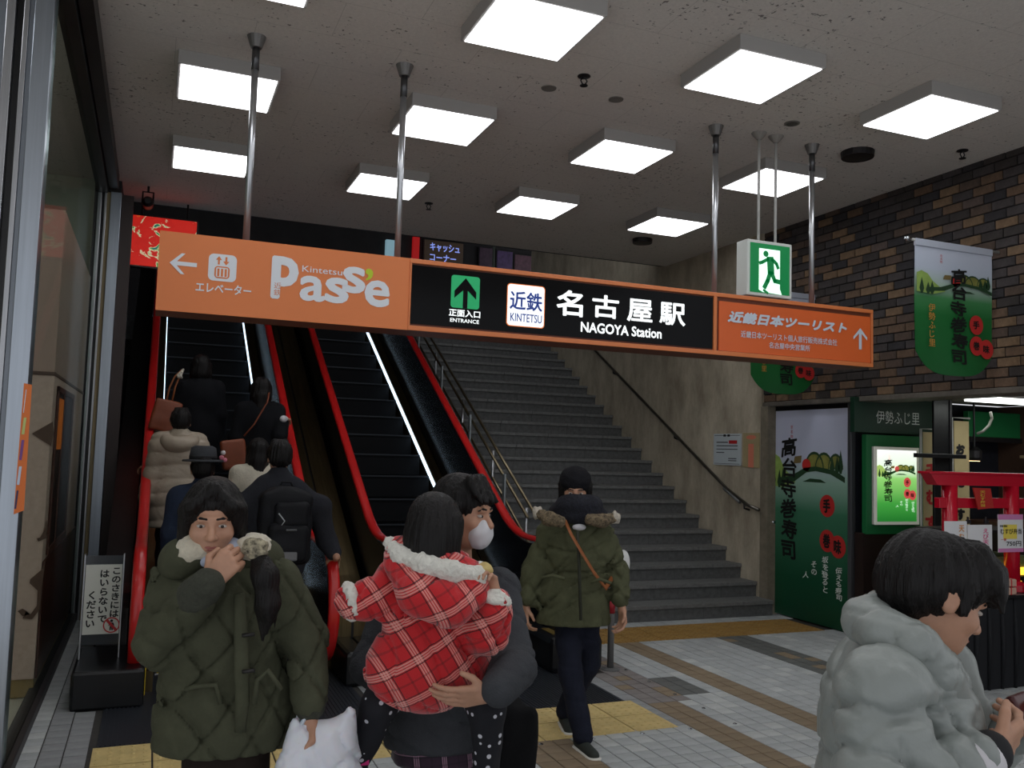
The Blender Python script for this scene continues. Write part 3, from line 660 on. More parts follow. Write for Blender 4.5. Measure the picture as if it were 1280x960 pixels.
# interior of the shop behind the glass
struct('floor_shop', MB().box((-3.2, 2, -.06), (-.66, 10.3, -.004)), mat('cream shop floor', (206, 198, 182), .4, 0, .05, 3))
struct('wall_shop', MB().box((-3.2, 9.6, -.05), (-.66, 9.8, CEIL)), mat('pale shop wall', (176, 180, 164), .8, 0, .05, 2)); struct('wall_shop_far', MB().box((-3.3, 2, -.05), (-3.2, 9.8, CEIL)), mat('pale shop wall', (176, 180, 164)))
bt = thing('shop_booth', 'pink stone clad booth with brown ornaments behind the glass', 'booth', (-1.2, 6.66, 0))
pink = mat('pink speckled stone', (206, 176, 162), .5, 0, .12, 26); pink2 = mat('smooth pink panel', (176, 146, 132), .35, 0, .06, 4)
P(-1.9, 6.68, 0, -.634, 9.28, .12, 'skirting', mat('tan skirting', (160, 132, 84), .5), bt, .004)
P(-1.9, 6.66, .12, -.632, 9.3, 2.13, 'lower_body', pink, bt, .004)
P(-1.9, 6.66, 2.14, -.632, 9.3, 3.25, 'upper_body', pink2, bt, .004)
P(-1.91, 6.65, 2.118, -.626, 9.31, 2.142, 'ledge', mat('brown ledge', (92, 66, 56), .5), bt, .004)
orn = mat('brown ornament', (94, 66, 52), .5)
zf = lambda x, y: (at(x, y, 1, 6.65)[0], at(x, y, 1, 6.65)[2])
def ornament(pts, name='ornament'): MB().prism([zf(*p) for p in pts], 1, 6.648, 6.662).build(name, orn, bt)
ornament([(40, 542), (66, 527), (67, 542), (64, 558)])
ornament([(57, 700), (52, 712), (38, 724), (37, 729), (47, 738), (46, 757), (38, 768), (28, 770), (22, 764), (28, 761), (33, 764), (28, 773), (40, 774), (50, 762), (52, 735)])
ornament([(58, 650), (56, 662), (50, 672), (46, 673), (48, 677), (57, 673), (60, 660)])
# wooden window on the corridor side of the booth
wdm = mat('dark red wood', (84, 44, 34), .4, 0, .2, 6, stretch=(1, 1, .2))
P(-.63, 6.9, .95, -.622, 8.1, 2.02, 'window_recess', mat('dark opening', (40, 22, 18), .5), bt)
for y in (6.86, 7.3, 8.1): P(-.63, y, .95, -.614, y + .05, 2.06, 'window_post', wdm, bt, .003)
P(-.63, 6.86, 2.02, -.614, 8.15, 2.06, 'window_head', wdm, bt, .003); P(-.63, 6.86, .90, -.610, 8.15, .95, 'window_sill', wdm, bt, .003)
P(-.622, 6.93, 1.62, -.616, 7.28, 1.98, 'lit_notice', mat('orange notice', (214, 112, 34), .5, 0, .2, 8, emit=.12), bt)
P(-.63, 6.68, .12, -.618, 9.28, .88, 'wainscot', wdm, bt, .003)
# orange sticker on the frame
stk = thing('poster_strip', 'narrow orange advert stuck on the aluminium frame', 'poster', (-.65, 5.07, 1.6))
zb = lambda x, y: (at(x, y, 1, 5.072)[0], at(x, y, 1, 5.072)[2])
MB().prism([zb(30, 479), zb(40, 481), zb(30, 638), zb(17, 643)], 1, 5.070, 5.075).build('sheet', mat('orange advert', (226, 116, 44), .45), stk)
for (x0, y0, x1, y1, c) in [(29, 487, 32, 516, (220, 226, 235)), (27, 522, 32, 543, (190, 200, 120)), (24, 550, 29, 575, (120, 70, 140)), (21, 583, 26, 606, (200, 214, 235)), (18, 613, 22, 636, (60, 50, 90))]:
    a, b = zb(x0, y1), zb(x1, y0); flat('print', [(a[0], a[1]), (b[0], a[1]), (b[0] + .005, b[1]), (a[0] + .005, b[1])], stk, (0, 5.068, 0), UX, UZ, mat('advert print %d' % c[0], c, .5), .001)
# keep-out notice at the escalator foot
no = thing('notice_panel', 'white keep out notice in black kana on a glass barrier', 'notice', (-.26, 6.62, 0))
MB().box((-.375, 6.60, .24), (-.365, 6.66, .93), 0, .002).build('side_post', steel, no); MB().box((-.135, 6.60, .24), (-.125, 6.66, .93), 0, .002).build('side_post', steel, no)
P(-.365, 6.62, .33, -.135, 6.632, .92, 'glass', mat('dark glass barrier', (46, 50, 54), .1), no)
P(-.362, 6.612, .40, -.138, 6.62, .86, 'sheet', mat('white paper', (214, 214, 206), .6), no)
blk = mat('black print', (16, 16, 18), .6)
for i, (t, z0, h_) in enumerate((('このさきには', .505, .34), ('はいらないで', .47, .36), ('ください', .44, .25))):
    lettering('lettering', t, no, (-.203 - .072 * i, 6.612, z0), UX, UZ, .062, h_, blk, .03, .002, True)
rd = mat('red print', (190, 40, 44), .5)
def ring(parent, c, r0, r1, Y, m, name='prohibition_ring'):
    mb = MB(); n = 28; vs = [(c[0] + r * math.cos(2 * PI * k / n), Y, c[1] + r * math.sin(2 * PI * k / n)) for r in (r0, r1) for k in range(n)]; mb.add(vs, [(k, (k + 1) % n, n + (k + 1) % n, n + k) for k in range(n)])
    mb.add([(c[0] - .7 * r0 - .008, Y, c[1] + .7 * r0), (c[0] - .7 * r0 + .008, Y, c[1] + .7 * r0 + .008), (c[0] + .7 * r0 + .008, Y, c[1] - .7 * r0), (c[0] + .7 * r0 - .008, Y, c[1] - .7 * r0 - .008)], [(0, 1, 2, 3)]); mb.build(name, m, parent)
ring(no, (-.185, .458), .044, .052, 6.609, rd)
flat('figure', disc(-.185, .486, .009), no, (0, 6.612, 0), UX, UZ, blk, .0025); flat('figure', [(-.205, .452), (-.196, .474), (-.174, .474), (-.165, .452), (-.176, .458), (-.174, .424), (-.183, .424), (-.185, .444), (-.187, .424), (-.196, .424), (-.194, .458)], no, (0, 6.612, 0), UX, UZ, blk, .0025)
# ================================================================ SUSHI SHOP ON THE RIGHT
def grad_mat(name, stops, axis_len, z0, emit=0):
    """printed colour wash: stops (height, colour) along world z"""
    m, N, L, b = mat_nodes(name); g = N.new('ShaderNodeNewGeometry'); s = N.new('ShaderNodeSeparateXYZ'); L.new(g.outputs['Position'], s.inputs[0])
    f = math_node(N, L, 'DIVIDE', math_node(N, L, 'SUBTRACT', s.outputs[2], z0), axis_len, True)
    r = N.new('ShaderNodeValToRGB'); e = r.color_ramp.elements; e[0].position = stops[0][0]; e[0].color = lin(stops[0][1]); e[1].position = stops[-1][0]; e[1].color = lin(stops[-1][1])
    for p_, c in stops[1:-1]: q = e.new(p_); q.color = lin(c)
    L.new(f, r.inputs[0]); L.new(r.outputs[0], b.inputs['Base Color']); b.inputs['Roughness'].default_value = .45
    if emit: L.new(r.outputs[0], b.inputs['Emission Color']); b.inputs['Emission Strength'].default_value = emit
    return m
ink = mat('brush ink', (12, 14, 14), .6); disc_red = mat('red seal', (196, 46, 44), .5); hill_d = mat('dark green wash', (34, 66, 38), .6); hill_y = mat('olive wash', (128, 128, 62), .6, 0, .35, 9)
hill_l = mat('light green wash', (150, 180, 92), .6, 0, .25, 8); hut_m = mat('hut thatch', (120, 104, 62), .6); orange_t = mat('orange print', (210, 140, 60), .5); white_t = mat('white brush', (220, 228, 222), .5)
def artwork(parent, o, ux, uy, w, h, white=True, side=None, lit=0, bx=.16, bz=.27, bhh=.60, sdz=0):
    """the shop's landscape print; the box is o + ux*w + uy*h"""
    mm = lambda m, c: mat(m.name + ' lit', c, .5, emit=lit) if lit else m
    dr, hd, hy, hl = mm(disc_red, (240, 90, 90)), mm(hill_d, (30, 70, 34)), mm(hill_y, (150, 150, 70)), mm(hill_l, (190, 225, 120)); wt = mm(white_t, (235, 255, 240))
    f = lambda n, pts, m, e=.0015: flat(n, [(x * w, y * h) for x, y in pts], parent, o, ux, uy, m, e)
    hz = .70
    f('hill', [(.0, hz - .07), (.0, hz + .07), (.06, hz + .09), (.14, hz + .07), (.2, hz + .02), (.36, hz - .05), (.2, hz - .08)], hl)
    for cx, r in ((.60, .12), (.72, .11), (.86, .09)): f('mountain', [(cx + r * math.cos(PI * k / 10), hz + .02 + (.05 + r * .25) * math.sin(PI * k / 10)) for k in range(11)], hy, .002 + .0004 * cx); f('mountain_outline', [(cx + r * math.cos(PI * k / 10), hz + .02 + (.05 + r * .25) * math.sin(PI * k / 10)) for k in range(11)] + [(cx + r * .9 * math.cos(PI * k / 10), hz + .02 + (.05 + r * .25) * .84 * math.sin(PI * k / 10)) for k in range(10, -1, -1)], hd, .0024 + .0004 * cx)
    f('ridge', [(.15, hz - .06), (.35, hz - .045), (.5, hz + .0), (.62, hz + .008), (.8, hz - .004), (.97, hz - .04), (.97, hz - .015), (.85, hz + .015), (.62, hz + .03), (.48, hz + .022), (.3, hz - .02), (.15, hz - .03)], hd, .003)
    f('ridge', [(.45, hz - .045), (.75, hz - .045), (.68, hz - .03), (.55, hz - .028)], hd, .003)
    for cx, s in ((.06, 1.2), (.14, .9), (.19, 1.0), (.82, .8), (.88, .8), (.92, 1.1)):
        y0 = hz - .08 if cx < .5 else hz + .0; f('tree', [(cx - .012, y0), (cx - .03, y0 + .03 * s), (cx - .012, y0 + .07 * s), (cx, y0 + .1 * s), (cx + .015, y0 + .07 * s), (cx + .03, y0 + .03 * s), (cx + .012, y0)], hd, .0035)
    f('hut', [(.33, hz + .04), (.43, hz + .045), (.44, hz + .08), (.35, hz + .075)], mm(hut_m, (120, 100, 50)), .003); f('sun', disc(.5, hz + .035, .055, .055 * w / h, 18), dr, .003)
    ks = [(.22, .92, .30), (.22, .82, .30)]
    ik = ink
    lettering('brush_lettering', '高台寺巻寿司', parent, np.array(o) + np.array(ux) * w * bx + np.array(uy) * h * bz, ux, uy, w * .22, h * bhh, ik, .03, .0045, True, wob=.12)
    if side: lettering('side_lettering', '伊勢ふじ里', parent, np.array(o) + np.array(ux) * w * side[0] + np.array(uy) * h * side[1], ux, uy, w * .09, h * side[2], orange_t, .0, .004, True)
    lettering('small_lettering', '京名物', parent, np.array(o) + np.array(ux) * w * .29 + np.array(uy) * h * .86, ux, uy, w * .035, h * .07, mm(disc_red, (240, 90, 90)), 0, .004, True)
    for i, (cx, cy) in enumerate(((.76, .55 + sdz), (.76, .39 + sdz), (.93, .37 + sdz))):
        r = .09; f('seal', disc(cx if i < 2 else .89, cy, r, r * w / h * 1.05), dr, .002 + .0006 * i); lettering('seal_lettering', '手巻味'[i], parent, np.array(o) + np.array(ux) * w * (cx - .045 - (.04 if i == 2 else 0)) + np.array(uy) * h * (cy - .03), ux, uy, w * .08, h * .06, ink, .04, .0045)
    if white:
        for t, x, y, hh in (('伝える寿司', .86, .13, .15), ('坂を登ると', .70, .15, .17), ('その', .56, .22, .07), ('人', .46, .20, .035)):
            lettering('white_lettering', t, parent, np.array(o) + np.array(ux) * w * x + np.array(uy) * h * y, ux, uy, w * .08, hh * h, wt, .02, .004, True, wob=.15)
# ---- printed green door beside the stairs (faces -X)
XD = 6.47
dr_ = thing('door_1', None, None, (XD, 7.58, 0), kind='structure')
dmat = grad_mat('door print', [(0, (10, 66, 42)), (.2, (12, 78, 50)), (.52, (62, 122, 92)), (.66, (150, 186, 168)), (.78, (190, 196, 216)), (1, (200, 204, 226))], 2.22, 0)
P(XD, 6.98, .01, XD + .05, 8.19, 2.235, 'leaf', dmat, dr_, .003)
artwork(dr_, (XD, 8.19, .01), (0, -1, 0), (0, 0, 1), 1.21, 2.225)
P(XD - .004, 6.93, 0, XD + .06, 6.98, 2.285, 'jamb', mat('grey aluminium jamb', (110, 112, 116), .4, .7), dr_, .003); P(XD - .004, 6.98, 2.235, XD + .06, 8.22, 2.285, 'head', black, dr_, .003)
MB().lathe([(.02, 0), (.02, -.02), (.012, -.045)], (XD, 8.10, 1.0), 12, axis=0).build('knob', chrome, dr_, True); MB().lathe([(.014, 0), (.014, -.006)], (XD, 8.11, .86), 12, axis=0).build('lock', chrome, dr_)
struct('wall_shop_side', MB().box((6.52, 6.93, -.05), (8.6, 8.4, 2.33)), mat('dark blue tiled wall', (34, 36, 44), .35, 0, .3, 20))
# ---- shop recess
brn = mat('dark brown shop panel', (38, 24, 20), .5, 0, .2, 4)
struct('wall_shop_recess', MB().box((6.5, 6.80, -.006), (7.9, 6.92, 1.0)), brn)
struct('wall_shop_back', MB().box((8.5, 2.0, -.05), (8.6, 6.93, 2.33)), mat('shop back wall', (74, 52, 40), .6, 0, .3, 3))
struct('ceiling_shop', MB().box((6.42, 2.0, 2.34), (8.6, 6.93, 2.42)), mat('shop soffit', (190, 186, 172), .7))
fb = thing('shop_fascia', 'dark green fascia board with white brush lettering', 'sign', (7.0, 6.74, 2.0))
q0, q1 = at(1068, 540, 1, 6.74), at(1170, 513, 1, 6.74)
P(q0[0], 6.74, q0[2], q1[0], 6.80, 2.33, 'board', mat('shop green', (10, 50, 33), .45), fb, .003)
a, b = at(1095, 529, 1, 6.74), at(1149, 516, 1, 6.74); lettering('lettering', '伊勢ふじ里', fb, (a[0], 6.74, a[2]), UX, UZ, b[0] - a[0], b[2] - a[2], white_t, .0, .003)
# lightbox
lb = thing('light_box', 'lit landscape poster in a white frame on a green panel', 'light box', (7.0, 6.7, 1.0))
g0, g1 = at(1083, 668, 1, 6.78), at(1156, 546, 1, 6.78)
P(g0[0], 6.78, g0[2], g1[0], 6.84, g1[2], 'back_panel', mat('bright shop green', (24, 112, 62), .45), lb, .004)
f0, f1 = at(1093, 656, 1, 6.745), at(1148, 560, 1, 6.745)
fm = mat('white frame', (225, 225, 215), .5, emit=.15)
P(f0[0], 6.75, f0[2], f1[0], 6.78, f1[2], 'case', mat('white case', (205, 205, 198), .5), lb, .004)
t_ = .03
for bb in (((f0[0], f0[2]), (f1[0], f0[2] + t_)), ((f0[0], f1[2] - t_), (f1[0], f1[2])), ((f0[0], f0[2] + t_), (f0[0] + t_, f1[2] - t_)), ((f1[0] - t_, f0[2] + t_), (f1[0], f1[2] - t_))):
    P(bb[0][0], 6.738, bb[0][1], bb[1][0], 6.752, bb[1][1], 'frame_bar', fm, lb, .002)
iw, ih = f1[0] - f0[0] - 2 * t_, f1[2] - f0[2] - 2 * t_
lm = grad_mat('lit print', [(0, (30, 110, 40)), (.25, (60, 150, 60)), (.6, (140, 205, 110)), (.72, (225, 245, 220)), (1, (250, 255, 250))], ih, f0[2] + t_, .95)
P(f0[0] + t_, 6.743, f0[2] + t_, f1[0] - t_, 6.75, f1[2] - t_, 'print', lm, lb)
artwork(lb, (f0[0] + t_, 6.743, f0[2] + t_), UX, UZ, iw, ih, lit=.55)
# ---- hanging banners on the brick wall
def banner(Y, x0, x1, z0, z1, label):
    o = thing('banner', label, 'banner', ((x0 + x1) / 2, Y, z0), 'sushi banners on the brick wall')
    w, h = x1 - x0, z1 - z0; nx, nz = 16, 20; vs = []; fs = []
    for j in range(nz + 1):
        for i in range(nx + 1):
            u, v = i / nx, j / nz
            zz = v; low = .0 if abs(u - .5) < .05 else (max(0, abs(u - .5) * 2) ** 3.2) * .17
            zc = low + (1 - low) * v; vs.append((x0 + w * u, Y + .012 * math.sin(u * 7 + v * 3) * (1 - v), z0 + h * zc))
    fs = [(j * (nx + 1) + i, j * (nx + 1) + i + 1, (j + 1) * (nx + 1) + i + 1, (j + 1) * (nx + 1) + i) for j in range(nz) for i in range(nx)]
    n = len(vs); vs += [(p[0], p[1] + .004, p[2]) for p in vs]; fs += [tuple(k + n for k in f[::-1]) for f in fs]
    MB().add(vs, fs).build('cloth', grad_mat('banner print %.1f' % Y, [(0, (24, 96, 46)), (.45, (30, 110, 52)), (.58, (70, 140, 84)), (.68, (176, 200, 186)), (.8, (196, 206, 222)), (1, (206, 212, 228))], h, z0), o, True)
    artwork(o, (x0, Y - .014, z0 - .02), UX, UZ, w, h, white=False, side=(.14, .22, .33), bx=.42, bz=.10, bhh=.74, sdz=-.13)
    MB().tube([(x0 - .02, Y + .005, z1 + .0), (XB + .01, Y + .005, z1 + .0)], .011, 10).build('rod', mat('white rod', (190, 190, 186)), o, True)
    MB().lathe([(.017, -.12), (.022, -.10), (.014, -.08)], (x0 + .03, Y + .005, z1), 10, axis=0).build('finial', chrome, o, True)
    P(x0, Y - .012, z1 - .045, x1, Y + .016, z1 + .012, 'sleeve', mat('banner sleeve', (186, 192, 206), .7), o, .005)
banner(5.18, 5.475, 6.31, 2.40, 3.455, 'green landscape sushi banner hanging on the brick wall nearest the camera')
banner(7.35, 5.565, 6.37, 2.365, 3.42, 'green sushi banner hanging partly behind the end of the long sign')
# ---- notices on the stair wall
nt = thing('wall_notice', 'white notice with a red block on the stair wall', 'notice', (6.36, 8.85, 1.6))
P(6.362, 8.575, 1.61, 6.37, 9.12, 1.985, 'sheet', mat('notice white', (196, 206, 210), .5), nt)
gp = mat('grey print', (70, 74, 80), .6); NY = (0, -1, 0)
for x0, x1, z0, z1, m in [(.02, .52, .015, .02, gp), (.02, .52, .35, .356, gp), (.2, .25, .34, .366, blk), (.28, .33, .34, .366, blk), (.31, .47, .255, .295, rd), (.06, .29, .265, .278, gp), (.06, .48, .225, .236, gp), (.06, .48, .185, .194, gp), (.06, .22, .145, .155, gp), (.3, .46, .075, .085, gp), (.3, .46, .05, .06, gp)]:
    flat('print', [(x0, z0), (x1, z0), (x1, z1), (x0, z1)], nt, (6.362, 9.12, 1.61), NY, UZ, m, .001)
n2 = thing('wall_sticker', 'faded beige and pink map sticker next to the white notice', 'sticker', (6.36, 8.38, 1.6))
P(6.363, 8.24, 1.595, 6.37, 8.54, 1.99, 'sheet', mat('faded beige', (176, 160, 120), .6, 0, .1, 5), n2)
pk = mat('faded salmon', (226, 136, 110), .6); flat('print', disc(.15, .345, .09, .025), n2, (6.363, 8.54, 1.595), NY, UZ, pk, .001); flat('print', [(.1, .0), (.2, .0), (.2, .27), (.1, .27)], n2, (6.363, 8.54, 1.595), NY, UZ, pk, .001)
# ---- nobori banners
def nobori(Y, px0, px1, ptop, pbot, text, tm, label, txt_box):
    a, b = at(px0, pbot, 1, Y), at(px1, ptop, 1, Y); o = thing('nobori_flag', label, 'banner', (a[0], Y, 0))
    P(a[0], Y, max(a[2], .25), b[0], Y + .006, b[2], 'cloth', mat('cream cloth', (190, 172, 128), .8, 0, .06, 5), o)
    MB().tube([(a[0] - .03, Y, .0), (a[0] - .03, Y, b[2] + .03), (b[0] + .01, Y, b[2] + .03)], .012, 8).build('pole', mat('white rod', (190, 190, 186)), o, True)
    MB().lathe([(.12, 0), (.12, .04), (.03, .07)], (a[0] - .03, Y, -.004), 16).build('foot', black, o)
    lettering('lettering', text, o, (a[0] + .02, Y, txt_box[0]), UX, UZ, b[0] - a[0] - .08, txt_box[1], tm, .03, .003, True, wob=.1)
    return o
nobori(6.45, 1155, 1177, 541, 720, '天むすび', rd, 'cream nobori flag with red brush kana by the lit poster', (.75, 1.0))
nobori(6.35, 1194, 1211, 527, 700, 'おむすび', blk, 'cream nobori flag with black kana inside the shop', (.75, 1.25))
pb_ = thing('shop_post', 'black shop front post between the two cream flags', 'post', (7.2, 6.2, 0))
q = at(1168, 600, 1, 6.2); q2 = at(1187, 600, 1, 6.2); P(q[0], 6.2, -.005, q2[0], 6.225, 2.34, 'post', black, pb_, .004); P(q2[0], 6.19, -.005, q2[0] + .03, 6.23, 2.34, 'edge_profile', dark_metal, pb_, .003)
q3, q4 = at(1147, 569, 1, 6.15), at(1208, 569, 1, 6.15); P(q3[0], 6.15, q3[2] - .02, q4[0], 6.2, q3[2] + .02, 'cross_bar', black, pb_, .003)
# ---- interior fixtures
li = thing('shop_ceiling_light', 'bright fluorescent light under the shop ceiling', 'lamp', (7.6, 5.9, 2.3))
P(6.75, 5.5, 2.29, 8.2, 5.9, 2.34, 'body', mat('white lamp body', (220, 220, 215), .5), li, .004); P(6.78, 5.53, 2.27, 8.17, 5.87, 2.29, 'tube_cover', mat('shop lamp glow', (250, 255, 250), .5, emit=4.0), li, .006)
gb_ = thing('inner_fascia', 'bright green board across the back of the shop', 'board', (7.6, 6.1, 1.8)); q0, q1 = at(1208, 545, 1, 6.6), at(1300, 522, 1, 6.6); P(7.75, 6.66, q0[2], 8.5, 6.72, q1[2] + .03, 'board', mat('bright shop green', (24, 112, 62)), gb_, .004); P(7.75, 6.64, q0[2] - .05, 8.5, 6.74, q0[2], 'rail', dark_metal, gb_)
ki = thing('kitchen_counter', 'dark wooden kitchen counter inside the shop', 'counter', (8.1, 6.4, 0)); P(7.7, 6.2, -.004, 8.495, 6.6, 1.1, 'body', brn, ki, .004); P(7.66, 6.15, 1.1, 8.495, 6.65, 1.15, 'top', mat('dark wood top', (70, 44, 32), .4), ki, .006)
sh = thing('wall_shelf', 'pale wooden shelf high on the shop back wall', 'shelf', (8.3, 5.5, 1.75)); P(8.28, 4.0, 1.78, 8.5, 6.5, 1.81, 'board', mat('pale shelf wood', (150, 130, 100), .5), sh, .003)
for y in (4.4, 5.3, 6.2): P(8.3, y, 1.68, 8.5, y + .025, 1.78, 'bracket', black, sh)
dl = thing('down_light', 'small warm round downlight inside the shop', 'lamp', (7.9, 6.3, 1.72)); q = at(1218, 576, 1, 6.5); MB().lathe([(.055, 0), (.07, .03), (.07, .1), (.03, .14)], (q[0], 6.5, q[2]), 18).build('can', dark_metal, dl); MB().lathe([(.05, -.004), (.05, -.001)], (q[0], 6.5, q[2]), 18).build('lens', mat('warm lens', (255, 210, 150), .5, emit=5), dl); MB().tube([(q[0], 6.5, q[2] + .13), (q[0], 6.5, 2.35)], .01, 8).build('stem', black, dl)
cb = li; MB().tube([at(1238, 515, 1, 5.7), at(1240, 523, 1, 5.7), at(1236, 532, 1, 5.7), at(1229, 539, 1, 5.7), at(1222, 542, 1, 5.7)], .012, 8).build('cable', mat('grey cable', (140, 140, 130), .5), cb, True)
# ---- torii rack with price cards
YT = 5.12
def Tt(x, y): return at(x, y, 1, YT)
trd = mat('vermilion lacquer', (190, 20, 44), .22, 0, spec=.6)
to = thing('torii_stand', 'red lacquered torii gate standing on the black counter', 'display stand', (6.0, YT, .7))
k0, k1, k2, k3 = Tt(1157, 592), Tt(1165, 606), Tt(1300, 613), Tt(1312, 597)
zc = .71
MB().prism([(k0[0], k0[2]), (k1[0], k1[2]), (k2[0], k1[2]), (k2[0] + .08, k0[2])], 1, YT - .05, YT + .05).build('lintel', trd, to)
MB().box((k0[0] - .02, YT - .06, k0[2]), (k2[0] + .1, YT + .06, k0[2] + .02), 0, .004).build('cap', trd, to)
n0, n1 = Tt(1171, 634), Tt(1300, 645); P(n0[0], YT - .025, n0[2] - .005, n1[0], YT + .025, n0[2] + .075, 'tie_beam', trd, to, .004)
for px in (1187, 1264):
    x = Tt(px, 640)[0]; MB().tube([(x, YT, zc), (x, YT, k1[2])], .058, 20).build('pillar', trd, to, True); MB().lathe([(.09, zc - .001), (.09, zc + .05), (.07, zc + .08)], (x, YT, 0), 20).build('pillar_foot', trd, to)
P(k1[0] - .02, YT - .058, zc - .004, k2[0], YT + .09, zc + .04, 'base', trd, to, .004)
cn = thing('display_counter', 'black cloth covered counter under the red torii', 'counter', (6.1, 5.2, 0))
P(5.66, 4.98, -.004, 6.92, 5.75, .68, 'body', mat('black cloth', (14, 16, 22), .8, 0, .2, 3), cn, .015); P(5.62, 4.95, .68, 6.95, 5.78, .706, 'top', black, cn, .006)
for k in range(9):
    x = 5.70 + .14 * k; MB().tube([(x, 4.978, .0), (x + .01, 4.972, .35), (x, 4.978, .68)], [.014, .02, .012], 8).build('cloth_fold', mat('black cloth', (14, 16, 22)), cn, True)
def card(name, label, p0, p1, rows_, m, dy, z=None):
    a, b = at(*p0, 1, YT - dy), at(*p1, 1, YT - dy); o = thing(name, label, 'card', (a[0], YT - dy, a[2]))
    P(a[0], YT - dy, a[2], b[0], YT - dy + .004, b[2], 'sheet', m, o)
    w, h = b[0] - a[0], b[2] - a[2]
    for kind, t, x, y, ww, hh, c in rows_:
        p = (a[0] + w * x, YT - dy, a[2] + h * y)
        if kind == 'f': flat('print', [(0, 0), (w * ww, 0), (w * ww, h * hh), (0, h * hh)], o, p, UX, UZ, c, .0012)
        else: lettering('lettering', t, o, p, UX, UZ, w * ww, h * hh, c, .02 if kind != 'b' else .05, .0025, kind == 'v')
    return o
pw = mat('card white', (224, 224, 226), .6); pkb = mat('pink card edge', (206, 130, 180), .6); yst = mat('yellow star', (236, 214, 90), .6); bl2 = mat('black print', (16, 16, 18)); pnk = mat('pink print', (216, 90, 140), .6); orp = mat('orange print', (210, 140, 60))
card('price_card', 'pink edged price card on the right torii pillar', (1248, 690.5), (1278.5, 643), [('f', '', 0, .86, 1, .14, pkb), ('f', '', 0, 0, 1, .1, pkb), ('f', '', .2, .35, .55, .38, yst), ('h', 'むすび弁当', .08, .48, .84, .14, bl2), ('h', '特製', .06, .66, .3, .06, bl2), ('h', '一個', .1, .30, .2, .07, rd), ('h', '750円', .32, .16, .58, .13, bl2)], pw, .075)
card('menu_sheet', 'left white menu sheet clipped to the torii', (1181, 702), (1208.5, 651.5), [('v', '天むす', .62, .3, .26, .62, orp), ('v', '特製', .22, .3, .14, .3, bl2)], pw, .068)
card('menu_sheet', 'right white menu sheet clipped to the torii', (1210, 706), (1240, 656), [('v', 'えび天むす', .60, .2, .26, .72, pnk), ('v', '大えび', .18, .2, .13, .4, bl2)], pw, .068)
tg = thing('hanging_tag', 'red cloth tag with gold lettering hanging from the torii lintel', 'tag', (5.95, YT - .06, 1.35)); a0, a1, a2, a3 = (Tt(1206, 609), Tt(1228, 610), Tt(1232, 634), Tt(1213, 636))
MB().prism([(p[0], p[2]) for p in (a0, a1, a2, a3)], 1, YT - .075, YT - .066).build('cloth', mat('red tag', (176, 34, 26), .6), tg); lettering('lettering', '天むす弁当', tg, (a0[0] + .07, YT - .075, a3[2] + .02), UX, UZ, .06, a0[2] - a3[2] - .04, mat('gold print', (214, 180, 60), .5), .02, .002, True)
for i, px in enumerate((1203, 1225)):
    q = Tt(px, 651); o = thing('bulldog_clip', ('left', 'right')[i] + ' dark clip holding a menu sheet', 'clip', (q[0], YT - .06, q[2])); P(q[0] - .02, YT - .065, q[2] - .02, q[0] + .02, YT - .045, q[2] + .012, 'jaw', dark_metal, o, .004); MB().tube([(q[0], YT - .05, q[2] + .01), (q[0], YT - .05, q[2] + .035)], .008, 8).build('lever', dark_metal, o)
for i, (x, y, z) in enumerate(((6.20, 5.004, 0), (6.203, 5.004, 1), (6.06, 5.004, 0), (6.065, 5.004, 1))):
    o = thing('lunch_box', ('lower', 'upper')[z] + ' wrapped lunch box of the ' + ('right', 'left')[i // 2] + ' stack on the counter', 'box', (x, y, .708 + .062 * z), 'wrapped lunch boxes')
    P(x - .06, y - .05, .708 + .062 * z, x + .06, y + .05, .764 + .062 * z, 'box', mat('beige wrap', (196, 160, 142), .5, 0, .1, 20), o, .008); P(x - .005, y - .052, .7075 + .062 * z, x + .005, y + .052, .766 + .062 * z, 'band', rd, o)
cs = thing('display_case', 'glass food case glowing warm yellow behind the torii', 'display case', (6.5, 5.5, .7)); P(6.0, 5.3, .71, 6.92, 5.7, .79, 'plinth', black, cs, .004); P(6.02, 5.295, .80, 6.90, 5.32, .86, 'glow_panel', mat('amber glow', (255, 190, 60), .5, emit=2.0), cs)
for x in (6.02, 6.86): P(x, 5.3, .79, x + .03, 5.33, 1.15, 'corner_post', dark_metal, cs)
P(6.0, 5.3, 1.15, 6.92, 5.7, 1.17, 'top', dark_metal, cs); P(6.05, 5.33, .79, 6.88, 5.68, .95, 'tray', mat('food greens', (80, 96, 60), .6, 0, .7, 14), cs)
